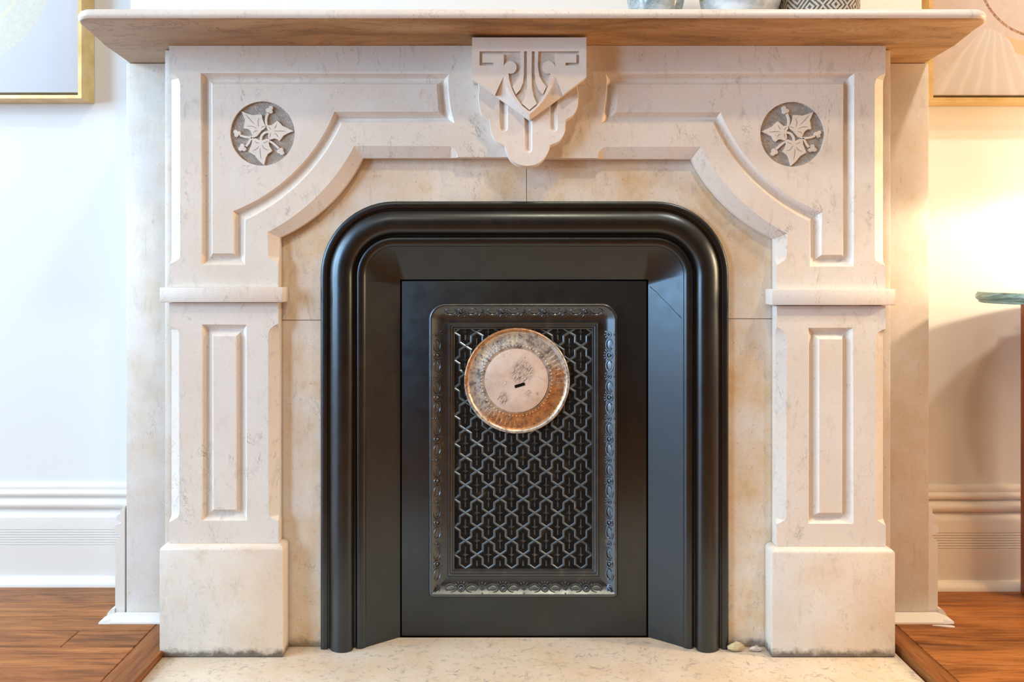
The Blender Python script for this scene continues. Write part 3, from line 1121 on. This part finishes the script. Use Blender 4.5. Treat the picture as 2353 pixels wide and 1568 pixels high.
BO, BI = (9, 1.0300), (33, 1.0385)
m = MB()
m.loops([rrect(w, r) for w, r in [(0, 1.0422), (0, 1.0325), (1.5, 1.0300), (4, 1.0290), (7, 1.0290), BO, (14, 1.0325), (20, 1.0352), (26, 1.0372), BI, (43, 1.0388)]])
border = m.build('border', M['worn'], cov, smooth=40)
m = MB()
m.loops([rrect(w, r) for w, r in [(43, 1.0388), (43.5, 1.0345), (45, 1.0333), (47, 1.0333), (48.5, 1.0342), (49.2, 1.0352), (51, 1.0347), (53, 1.0350), (54.5, 1.0360), (55, 1.0372), (57, 1.0370), (59, 1.0376), (60.5, 1.0395)]])
m.build('reeded_frame', M['worn'], cov, smooth=40)
RFI = 1.0395 + CR
m = MB()
m.cur = 1
m.fill([rrect(58, 1.0395)])
m.cur = 0
SX0, SY0, DX, DY = 1069.5, 764.0, 53.1, 31.97
HWR, AP = 2.7, 1.0382 + CR


def ridge(m, a, b, hw=HWR, ap=AP):
    a, b = Vector(a), Vector(b)
    t = (b - a).normalized()
    nrm = Vector((-t.y, t.x)) * hw
    A, B_ = a - t * 0.6, b + t * 0.6
    pts = [P(*(A + nrm), RFI), P(*A, ap), P(*(A - nrm), RFI), P(*(B_ + nrm), RFI), P(*B_, ap), P(*(B_ - nrm), RFI)]
    m.add(pts, [(0, 1, 4, 3), (1, 2, 5, 4), (0, 2, 1), (3, 4, 5)])


XL, XR, YT, YB = 1043.5, 1361.5, 755.0, 1309.0


def clip(a, b):
    (x0, y0), (x1, y1) = a, b
    t0, t1 = 0.0, 1.0
    for p, q in ((-(x1 - x0), x0 - XL), (x1 - x0, XR - x0), (-(y1 - y0), y0 - YT), (y1 - y0, YB - y0)):
        if abs(p) < 1e-9:
            if q < 0: return None
        else:
            t = q / p
            if p < 0: t0 = max(t0, t)
            else: t1 = min(t1, t)
    if t1 - t0 < 0.05: return None
    return ((x0 + (x1 - x0) * t0, y0 + (y1 - y0) * t0), (x0 + (x1 - x0) * t1, y0 + (y1 - y0) * t1))


stars = []
for kx in range(-1, 18):
    yy = SY0 + DY * kx
    odd = kx % 2
    for i in range(-1, 7):
        xx = SX0 + DX * i + (DX / 2 if odd else 0)
        inside = XL + 4 < xx < XR - 4 and YT + 3 < yy < YB - 6
        if inside:
            stars.append((xx, yy))
        hx, hy = DX / 2, DY
        for pl in ([(hx, 0), (hx / 2, 8.4), (hx / 2, 22.8), (0, hy)], [(0, hy), (-hx / 2, 22.8), (-hx / 2, 8.4), (-hx, 0)]):
            for (a, b) in zip(pl, pl[1:]):
                s_ = clip((xx + a[0], yy + a[1]), (xx + b[0], yy + b[1]))
                if s_:
                    ridge(m, *s_)
        for (a, b) in (((0, -7), (0, -17.5)), ((0, 7), (0, 17.5))):
            s_ = clip((xx + a[0], yy + a[1]), (xx + b[0], yy + b[1]))
            if s_ and XL + 3 < xx < XR - 3:
                ridge(m, *s_, hw=1.8, ap=1.0384 + CR)
lat = m.build('lattice', [M['worn'], M['pit']], cov, smooth=0, weld=False)
sm_ = MB()
sx, sy = stars[0]
pts8 = [(8.2, 0), (2.6, 2.8), (0, 8.6), (-2.6, 2.8), (-8.2, 0), (-2.6, -2.8), (0, -8.6), (2.6, -2.8)]
c0 = P(sx, sy, RFI)
base = [P(sx + p[0], sy + p[1], RFI) - c0 for p in pts8]
topp = [P(sx + p[0] * 0.55, sy + p[1] * 0.55, 1.0379 + CR) - c0 for p in pts8]
sm_.bridge(base, topp)
sm_.fill([topp])
st0 = sm_.build('star', M['worn'], None, smooth=0)
star_me = st0.data
bpy.data.objects.remove(st0)
for (xx, yy) in stars:
    place(star_me, 'star', Matrix.Translation(P(xx, yy, RFI)), lat)

# border ornaments, modelled once in a flat frame (x along, y outward, z off the band), then copied
U = S * 1.034


def tmpmesh(mb, name, mat):
    o = mb.build(name, mat, None, smooth=45)
    me = o.data
    bpy.data.objects.remove(o)
    return me


mm_ = MB()
mm_.tube([(7.4 * U * math.cos(t), 7.4 * U * math.sin(t) + 1.5 * U, 0.8 * U) for t in [2 * math.pi * i / 18 for i in range(18)]], 1.7 * U, 6, closed=True)
mm_.ball((0, 1.5 * U, 0.4 * U), 4.0 * U, 10, 6, (1, 1.25, 0.75))
for a in (-56, -28, 0, 28, 56):
    q = math.radians(a)
    c = Vector((math.sin(q) * 13.5 * U, 1.5 * U - math.cos(q) * 14 * U, 0.6 * U))
    d_ = Vector((math.sin(q), -math.cos(q), 0)) * 4.4 * U
    mm_.tube([c - d_, c, c + d_], [1.0 * U, 2.3 * U, 0.7 * U], 6, flat=0.7)
med_me = tmpmesh(mm_, 'medallion', M['worn'])
mm_ = MB()
mm_.tube([(4.6 * U * math.cos(t), 4.6 * U * math.sin(t), 0.7 * U) for t in [2 * math.pi * i / 14 for i in range(14)]], 1.4 * U, 6, closed=True)
mm_.ball((0, 0, 0.3 * U), 2.2 * U, 8, 5)
for a in (-42, 0, 42):
    q = math.radians(a)
    c = Vector((math.sin(q) * 9.5 * U, -math.cos(q) * 10.5 * U, 0.5 * U))
    d_ = Vector((math.sin(q), -math.cos(q), 0)) * 3.6 * U
    mm_.tube([c - d_, c, c + d_], [1.0 * U, 2.1 * U, 0.6 * U], 6, flat=0.7)
flo_me = tmpmesh(mm_, 'floret', M['worn'])
mm_ = MB()
pts = []
for i in range(21):
    a = math.radians(-215 + 305 * i / 20)
    k_ = 1.0 if i > 3 else 0.80 + 0.066 * i
    pts.append((13.0 * U * math.cos(a) * k_, -8.5 * U * math.sin(a) * k_ * -1 + 1.5 * U, 0.9 * U))
mm_.tube(pts, [1.0 * U + 1.0 * U * math.sin(math.pi * (i + 1) / 22) for i in range(21)], 6)
mm_.ball((pts[0][0], pts[0][1], 0.9 * U), 1.9 * U, 8, 5)
mm_.ball((0, 1.5 * U, 0), 8 * U, 12, 6, (1.25, 0.75, 0.05))
scr_me = tmpmesh(mm_, 'scroll', M['worn'])
mm_ = MB()
mm_.ball((0, 0, 0), 2.9 * U, 10, 6)
prl_me = tmpmesh(mm_, 'pearl', M['worn'])
mm_ = MB()
for a in (-60, -30, 0, 30, 60):
    q = math.radians(a)
    c = Vector((math.sin(q) * 11 * U, math.cos(q) * 11 * U - 6 * U, 0.8 * U))
    d_ = Vector((math.sin(q), math.cos(q), 0)) * 8 * U
    mm_.tube([c - d_, c, c + d_], [1.0 * U, 3.0 * U, 0.8 * U], 6, flat=0.7)
crn_me = tmpmesh(mm_, 'corner_leaf', M['worn'])


def band_frame(o2, i2):
    """o2, i2: photo points on the outer and inner edge of the band"""
    a, b = P(*o2, BO[1] + CR), P(*i2, BI[1] + CR)
    out_ = (a - b).normalized()
    return (a + b) / 2, out_


def put_orn(me, name, o2, i2, along, lift=0.0, flip=1, shift=0.0):
    c, out_ = band_frame(o2, i2)
    al = Vector(along)
    n_ = al.cross(out_)
    if n_.y > 0:
        al = -al
        n_ = al.cross(out_)
    n_.normalize()
    X = al * flip
    Mx = Matrix((X, out_, n_)).transposed().to_4x4()
    c = c + n_ * (0.0002 + lift) + out_ * shift - Vector((0, 0.0, 0)) - n_ * -0.0008
    Mx.translation = c - n_ * 0.0022
    place(me, name, Mx, border)


def run(fixed_o, fixed_i, axis, large, small):
    for v in large:
        o2, i2 = ((v, fixed_o), (v, fixed_i)) if axis == 'x' else ((fixed_o, v), (fixed_i, v))
        al = (1, 0, 0) if axis == 'x' else (0, 0, 1)
        put_orn(med_me, 'medallion', o2, i2, al)
    for v in small:
        o2, i2 = ((v, fixed_o), (v, fixed_i)) if axis == 'x' else ((fixed_o, v), (fixed_i, v))
        put_orn(flo_me, 'floret', o2, i2, al)
        put_orn(prl_me, 'pearl', o2, i2, al, shift=13.5 * U)
    for v in large:
        for d_ in (-24, 24):
            vv = v + d_
            o2, i2 = ((vv, fixed_o), (vv, fixed_i)) if axis == 'x' else ((fixed_o, vv), (fixed_i, vv))
            put_orn(scr_me, 'scroll', o2, i2, al, flip=(1 if d_ > 0 else -1))


LX = [1059.7, 1156.2, 1252, 1347]
run(1374 - 10, 1374 - 37, 'x', LX, [1108, 1204, 1299.5])
run(697 + 9, 697 + 33, 'x', LX, [1108, 1204, 1299.5])
LYs = [817, 914, 1010, 1106, 1202, 1297]
run(1420 - 9, 1420 - 33, 'y', LYs, [769, 865.5, 962, 1058, 1154, 1250])
run(985 + 9, 985 + 33, 'y', LYs, [769, 865.5, 962, 1058, 1154, 1250])
for (cx, cy, sx_, sy_) in ((985, 697, 1, 1), (1420, 697, -1, 1), (985, 1374, 1, -1), (1420, 1374, -1, -1)):
    put_orn(crn_me, 'corner_leaf', (cx + 13 * sx_, cy + 13 * sy_), (cx + 33 * sx_, cy + 33 * sy_), (sy_ * 0.7071, 0, sx_ * 0.7071))

# ---------------------------------------------------------------- round flue cover on the lattice
fc = thing('flue_cover', (DC.x, D * 1.039, P(0, 998, 1.037).z), 'round tarnished tin flue cover with copper rim hung on the black lattice', 'flue cover')
UD = S * 1.0355
yd = D * (1.0378 + CR) - 0.0003
dc = Vector((DC.x, yd, DC.z))


def pleat(rad, a):
    q = rad / UD
    if 86 < q < 112:
        return 0.0009 * math.sin(a * 58) * math.sin(math.pi * (q - 86) / 26) * (0.6 + 0.4 * math.sin(a * 3 + 1))
    return 0


m = MB()
m.lathe([(110 * UD, 0.0006), (113 * UD, 0.0034), (115.5 * UD, 0.0056), (118.5 * UD, 0.0064), (121 * UD, 0.0052), (122.3 * UD, 0.0028), (121.6 * UD, 0.0)], dc, 'Y', 96)
m.build('rim', M['rim'], fc, smooth=60)
m = MB()
m.lathe([(74 * UD, 0.0042), (76 * UD, 0.0046), (79 * UD, 0.0050), (83 * UD, 0.0046), (87 * UD, 0.0036)] + [((87 + i * 3) * UD, 0.0036 - 0.0022 * math.sin(math.pi * i / 10)) for i in range(1, 9)] + [(113 * UD, 0.0038)], dc, 'Y', 320, pleat)
m.build('dished_ring', M['tin'], fc, smooth=60)
m = MB()
fcx = dc + Vector((-2 * UD, 0, 1 * UD))
m.lathe([(0.0001, 0.0050), (40 * UD, 0.0049), (72 * UD, 0.0046), (75 * UD, 0.0036)], fcx, 'Y', 96)
m.build('centre_face', M['face'], fc, smooth=50)
m = MB()
for i in range(64):
    a = 2 * math.pi * i / 64
    m.ball(dc + Vector((81.5 * UD * math.cos(a) - 1.0 * UD, -0.0048, 81.5 * UD * math.sin(a))), 2.3 * UD, 8, 5)
o = m.build('bead_ring', M['tin'], fc, smooth=60)
m = MB()
ca, sa = math.cos(math.radians(17)), math.sin(math.radians(17))
ctr = dc + Vector((6.5 * UD, -0.0051, -10 * UD))
q4 = [(-12, -3.4), (12, -3.4), (12, 3.4), (-12, 3.4)]
A = [ctr + Vector(((p[0] * ca - p[1] * sa) * UD, -0.0004, (p[0] * sa + p[1] * ca) * UD)) for p in q4]
Bq = [p + Vector((0, 0.001, 0)) for p in A]
m.fill([A]); m.bridge(A, Bq)
m.build('slot', M['void'], fc, smooth=0)
# curled flake of metal by the slot
m = MB()
m.tube([ctr + Vector((x_ * UD, -0.0006, z_ * UD)) for x_, z_ in ((-36, 2), (-33, 5), (-32, 9))], [0.4 * UD, 1.0 * UD, 0.4 * UD], 6)
m.build('flake', M['tin'], fc)

# ---------------------------------------------------------------- mortar crumbs by the right plinth


def crumb(px, py, r, sx, sy, sz, mat, seed, name, label, cat):
    rr = random.Random(seed)
    c = P(px, py, r)
    m = MB()
    nu, nv = 9, 5
    Ls = []
    for j in range(nv + 1):
        th = math.pi * j / nv
        Ls.append([Vector((c.x + sx * math.sin(th) * math.cos(2 * math.pi * i / nu) * (0.75 + 0.5 * rr.random()), c.y + sy * math.sin(th) * math.sin(2 * math.pi * i / nu) * (0.75 + 0.5 * rr.random()), 0.0004 + max(0, sz * (1 + math.cos(th)) * (0.8 + 0.4 * rr.random()) * 0.5))) for i in range(nu)])
    m.loops(Ls)
    o = m.build(name, mat, origin=(c.x, c.y, 0), smooth=15)
    setp(o, label, cat)


crumb(1691, 1486, 1.006, 0.0145, 0.006, 0.016, M['mortar'], 3, 'mortar_crumb', 'yellowish crumb of mortar on hearth beside the black insert', 'rubble')
crumb(1738, 1489, 1.006, 0.0125, 0.005, 0.010, M['chip'], 9, 'marble_chip', 'small grey marble chip on hearth against the right plinth', 'rubble')
m = MB()
pd = [(0.840, 1.377), (0.850, 1.3745), (0.862, 1.372), (0.872, 1.370), (0.880, 1.3705), (0.882, 1.3735), (0.877, 1.3765), (0.866, 1.3775), (0.852, 1.3780)]
pd = spline(pd, 3, True)
A = [Vector((p[0], p[1], FZ + 0.0012)) for p in pd]
cc = sum(A, Vector()) / len(A)
A = [cc + (p - cc) * 0.9 for p in A]
Bq = [Vector((p[0], p[1], FZ + 0.0001)) for p in pd]
m.fill_xy(A); m.bridge(A, Bq)
o = m.build('paint_drip', M['trim'], origin=(cc.x, cc.y, FZ))
setp(o, 'dried white paint drip on the floorboards by the right skirting corner', 'paint drip')

# ---------------------------------------------------------------- framed pictures
def picture(name, x0, x1, z0, z1, wallY, depth, art, label, gap=0.0065):
    t = thing(name, ((x0 + x1) / 2, wallY, z0), label, 'picture', 'framed pictures in the alcoves')
    fw = 0.0085
    yfr = wallY - depth
    m = MB()
    def rg(i, y):
        return [Vector((x0 + i, y, z0 + i)), Vector((x1 - i, y, z0 + i)), Vector((x1 - i, y, z1 - i)), Vector((x0 + i, y, z1 - i))]
    m.loops([rg(0, wallY - 0.0008), rg(0, yfr), rg(fw, yfr), rg(fw, wallY - 0.006)])
    m.build('frame', M['gilt'], t, bevel=0.0006, smooth=20, bseg=1)
    MB().box((x0 + fw, wallY - 0.006, z0 + fw), (x1 - fw, wallY - 0.002, z1 - fw)).build('backing', M['black'], t)
    MB().box((x0 + fw + 0.001, yfr + 0.006, z0 + fw + gap), (x1 - fw - 0.001, wallY - 0.0065, z1 - fw - gap)).build('canvas', art, t, bevel=0.001)
    return t


def circ_mask(k, cx, cz, R, soft=0.002):
    x, y, z = k.xyz()
    d = k.math('SQRT', k.math('ADD', k.math('POWER', k.math('SUBTRACT', x, cx), 2.0), k.math('POWER', k.math('SUBTRACT', z, cz), 2.0)))
    return k.band(d, R - soft, R + soft), d


def ring_mask(k, cx, cz, R, hw):
    _, d = circ_mask(k, cx, cz, R)
    return k.band(k.math('ABSOLUTE', k.math('SUBTRACT', d, R)), hw * 0.8, hw)


RLc = (AL - 0.045) / D
ka = Mat('abstract_print_blue', 0.55, 0.3)
c = ka.ramp(ka.noise(3, 3), [(0.35, (0.66, 0.72, 0.80)), (0.65, (0.74, 0.78, 0.83))])
qc = P(-95, -60, RLc)
msk, _ = circ_mask(ka, qc.x, qc.z, 208 * S * RLc, 0.0015)
c = ka.mix(msk, c, ka.ramp(ka.noise(120, 4, 0.7), [(0.35, (0.68, 0.71, 0.62)), (0.65, (0.76, 0.78, 0.72))]))
c = ka.mix(k.math('MULTIPLY', 1.0, 1.0) if False else ka.math('MULTIPLY', ring_mask(ka, qc.x + 0.02, qc.z, 122 * S * RLc, 0.004), 0.6), c, (0.82, 0.80, 0.55))
ka.color(c)
xR = (217 - 1150) * S * (AL / D)
zB = P(0, 238.8, AL / D).z
picture('framed_picture', xR - 0.52, xR, zB, zB + 0.74, AL, 0.048, ka.m, 'gilt-framed pale blue abstract picture on the wall left of the mantel')

RRc = (AR - 0.045) / D
kb = Mat('abstract_print_blush', 0.55, 0.3)
c = kb.ramp(kb.noise(60, 4, 0.6), [(0.35, (0.57, 0.475, 0.43)), (0.65, (0.61, 0.52, 0.475))])
x, y, z = kb.xyz()
# pale fan rising to a rounded peak, orange patch beside it, two brown ring lines


def below_line(k, p, q):
    """1 under the straight line through two points of the canvas"""
    x, y, z = k.xyz()
    a, b = P(*p, RRc), P(*q, RRc)
    sl = (b.z - a.z) / (b.x - a.x)
    return k.band(k.math('SUBTRACT', k.math('SUBTRACT', z, a.z), k.math('MULTIPLY', k.math('SUBTRACT', x, a.x), sl)), -0.0008, 0.0008)


fan_c = P(2262, 140, RRc)
m1, _ = circ_mask(kb, fan_c.x, fan_c.z, 76 * S * RRc, 0.0010)
m1 = kb.math('MAXIMUM', m1, below_line(kb, (2330, 118), (2400, 146)))
fan = kb.math('MULTIPLY', m1, below_line(kb, (2143, 196), (2262, 64)))
ang = kb.math('ARCTAN2', kb.math('SUBTRACT', z, P(0, 20, RRc).z), kb.math('SUBTRACT', x, P(2285, 0, RRc).x))
streak = kb.ramp(kb.math('SINE', kb.math('ADD', kb.math('MULTIPLY', ang, 30.0), kb.math('MULTIPLY', kb.noise(9, 2), 6.0))), [(0.1, (0.60, 0.545, 0.51)), (0.9, (0.66, 0.60, 0.56))])
orange = kb.math('MULTIPLY', below_line(kb, (2308, 80), (2400, 105)), kb.band(x, P(2330, 0, RRc).x, P(2290, 0, RRc).x))
orange = kb.math('MULTIPLY', below_line(kb, (2308, 80), (2400, 105)), kb.math('GREATER_THAN', x, P(2292, 0, RRc).x))
c = kb.mix(orange, c, (0.66, 0.47, 0.30))
c = kb.mix(fan, c, streak)
rc1 = P(2398, -62, RRc)
c = kb.mix(ring_mask(kb, rc1.x, rc1.z, 146 * S * RRc, 0.0032), c, kb.ramp(kb.noise(300, 3), [(0.4, (0.26, 0.14, 0.07)), (0.65, (0.52, 0.36, 0.26))]))
c = kb.mix(ring_mask(kb, rc1.x + 0.05, rc1.z + 0.01, 108 * S * RRc, 0.0028), c, (0.36, 0.22, 0.13))
kb.color(c)
xL = P(2135.7, 0, (AR - 0.048) / D).x
zB = P(0, 233, (AR - 0.048) / D).z
picture('framed_picture', xL, xL + 0.52, zB, zB + 0.74, AR, 0.048, kb.m, 'gilt-framed blush pink abstract picture with brown ring, right of the mantel')

# ---------------------------------------------------------------- side table at the right edge
TXC, TYC, TA, TB = 1.345, 1.335, 0.43, 0.195
ttop = H - 0.0425
tab = thing('side_table', (TXC, TYC, FZ), 'small oval side table with verdigris edge and red-brown leg by the right wall', 'table')


def oval(ins, z, n=96):
    return [Vector((TXC + (TA - ins) * math.cos(2 * math.pi * i / n), TYC + (TB - ins) * math.sin(2 * math.pi * i / n), z)) for i in range(n)]


m = MB()
rg = [oval(0.006, ttop), oval(0.0035, ttop - 0.001), oval(0.003, ttop - 0.003), oval(0.0006, ttop - 0.005), oval(0.0, ttop - 0.009), oval(0.001, ttop - 0.013), oval(0.004, ttop - 0.016), oval(0.0055, ttop - 0.0165), oval(0.006, ttop - 0.020), oval(0.009, ttop - 0.021)]
m.cur = 1
m.fill_xy(rg[0])
m.cur = 0
m.loops(rg)
m.fill_xy(rg[-1])
m.build('table_top', [M['verdigris'], M['stonetop']], tab, smooth=45)
lx = 1.1135
zt_ = ttop - 0.0212
MB().box((lx - 0.010, 1.36, zt_ - 0.0045), (lx + 0.45, 1.515, zt_)).build('apron', M['redwood'], tab, bevel=0.001)
MB().box((lx, 1.488, FZ + 0.0005), (lx + 0.055, 1.515, zt_ - 0.0047)).build('leg', M['redwood'], tab, bevel=0.002)
MB().box((lx + 0.38, 1.488, FZ + 0.0005), (lx + 0.435, 1.515, zt_ - 0.0047)).build('leg', M['redwood'], tab, bevel=0.002)
MB().box((lx + 0.19, 1.20, FZ + 0.0005), (lx + 0.245, 1.227, zt_ - 0.0002)).build('leg', M['redwood'], tab, bevel=0.002)

# ---------------------------------------------------------------- vases on the shelf
VY = 1.315


def vase(px0, px1, bulge, mat, name, label, height=0.19, foot=0.6, ybase=VY):
    r = ybase / D
    xc = ((px0 + px1) / 2 - 1150) * S * r
    rad = (px1 - px0) / 2 * S * r
    t = thing(name, (xc, ybase, ztop), label, 'vase', 'vases on the mantel shelf')
    hv = 0.052
    pr_ = [(0.001, 0.0), (rad * foot, 0.0), (rad * (foot + 0.05), 0.002)]
    for i in range(1, 25):
        z = height * i / 24
        tt = z / height
        pr_.append((rad * bulge(z), z))
    pr_ += [(pr_[-1][0] * 0.93, height - 0.001), (pr_[-1][0] * 0.90, height - 0.03)]
    m = MB()
    m.lathe(pr_, (xc, ybase, ztop + 0.0003), 'Z', 64)
    m.build('body', mat, t, smooth=50)
    return t, xc, rad


v1, v1x, v1r = vase(1443, 1571, lambda z: 0.62 + 0.42 * math.sin(min(z / 0.075, 1) * math.pi / 2) - 0.55 * max(0, (z - 0.075) / 0.06) ** 1.2 * 0.6, M['glaze2'], 'vase', 'small grey-blue mottled vase, leftmost of the three vases on the mantel shelf', 0.13)
v2, v2x, v2r = vase(1612, 1791, lambda z: 0.66 + 0.38 * math.sin(min(z / 0.08, 1) * math.pi / 2) - 0.5 * max(0, (z - 0.10) / 0.09) ** 1.3 * 0.7, M['glaze'], 'vase', 'wide blue-white vase in the middle of the three vases on the mantel shelf', 0.19)

k = Mat('incised_stoneware', 0.65, 0.3)
at = k.node('ShaderNodeAttribute', attribute_name='groove')
k.color(k.mix(at.outputs['Fac'], (0.50, 0.45, 0.39), (0.10, 0.085, 0.075)))
M['incised'] = k.m
r = VY / D
v3x = (1880.5 - 1150) * S * r
v3r = (1967 - 1794) / 2 * S * r
v3 = thing('vase', (v3x, VY, ztop), 'squat brown vase carved with concentric diamonds, rightmost of three on shelf', 'vase', 'vases on the mantel shelf')
nu, nv, hv = 480, 110, 0.12


def dia(u, z):
    cell_u, cell_z = v3r * 2 * math.pi / 10, 0.050
    a = (u / cell_u) % 1.0 - 0.5
    zz = z / cell_z
    b = (zz % 1.0) - 0.5
    d1 = abs(a) + abs(b)
    return (d1 * 5.2) % 1.0


verts, groove, faces = [], [], []
for j in range(nv + 1):
    z = hv * j / nv
    base_r = v3r * (0.97 + 0.03 * math.sin(min(z / 0.05, 1) * math.pi / 2)) if z < 0.09 else v3r * (1.0 - 2.2 * (z - 0.09) ** 1.0 * 4)
    base_r = max(base_r, v3r * 0.7)
    for i in range(nu):
        a = 2 * math.pi * i / nu
        g = dia(v3r * a, z)
        gr = 1.0 if g < 0.42 else 0.0
        rr_ = base_r - 0.0011 * gr
        verts.append((v3x + rr_ * math.cos(a), VY + rr_ * math.sin(a), ztop + 0.0003 + z))
        groove.append(gr)
for j in range(nv):
    for i in range(nu):
        a = j * nu + i
        b = j * nu + (i + 1) % nu
        faces.append((a, b, b + nu, a + nu))
faces.append(tuple(reversed(range(nu))))
faces.append(tuple(nv * nu + i for i in range(nu)))
me = bpy.data.meshes.new('body')
me.from_pydata([Vector(v) - wo(v3) for v in verts], [], faces)
atr = me.attributes.new('groove', 'FLOAT', 'POINT')
atr.data.foreach_set('value', groove)
me.materials.append(M['incised'])
o = bpy.data.objects.new('body', me)
col.objects.link(o)
o.parent = v3

# green sprig hanging out of the left vase
spg = thing('green_sprig', (v1x + v1r * 0.35, VY, ztop + 0.10), 'thin green sprig with tiny leaves trailing over the leftmost grey vase', 'plant')
stem = spline([(v1x + 0.012, VY, ztop + 0.115), (v1x + 0.030, VY - 0.012, ztop + 0.142), (v1x + 0.056, VY - 0.012, ztop + 0.115), (v1x + 0.073, VY - 0.012, ztop + 0.080), (v1x + 0.078, VY - 0.014, ztop + 0.0585)], 6)
m = MB()
m.tube(stem, 0.0007, 6)
m.build('stem', M['vleaf'], spg)


def leaf_at(p, ang, ln=0.009):
    m = MB()
    c = Vector(p)
    d = Vector((math.cos(ang), -0.15, math.sin(ang)))
    n_ = Vector((-math.sin(ang), 0.1, math.cos(ang)))
    prof = [(0, 0.0003), (0.25, 0.30), (0.55, 0.36), (0.8, 0.22), (1.0, 0.01)]
    up = [c + d * ln * t + n_ * ln * w + Vector((0, 0.0006, 0)) for t, w in prof]
    mi = [c + d * ln * t + Vector((0, -0.0004, 0)) for t, w in prof]
    dn = [c + d * ln * t - n_ * ln * w + Vector((0, 0.0006, 0)) for t, w in prof]
    m.loops([up, mi, dn], closed=False)
    m.build('leaf', M['vleaf'], spg)


for i, q in enumerate(stem[6::2]):
    leaf_at(q, -0.4 + 2.6 * (i % 2) - 0.1 * i)
for (dx, dz, a) in ((0.062, 0.062, 2.9), (0.066, 0.0640, 0.3), (0.078, 0.0580, -1.0), (0.080, 0.0620, 0.6), (0.056, 0.0625, 2.4)):
    leaf_at((v1x + dx, VY - 0.014, ztop + dz), a, 0.008)
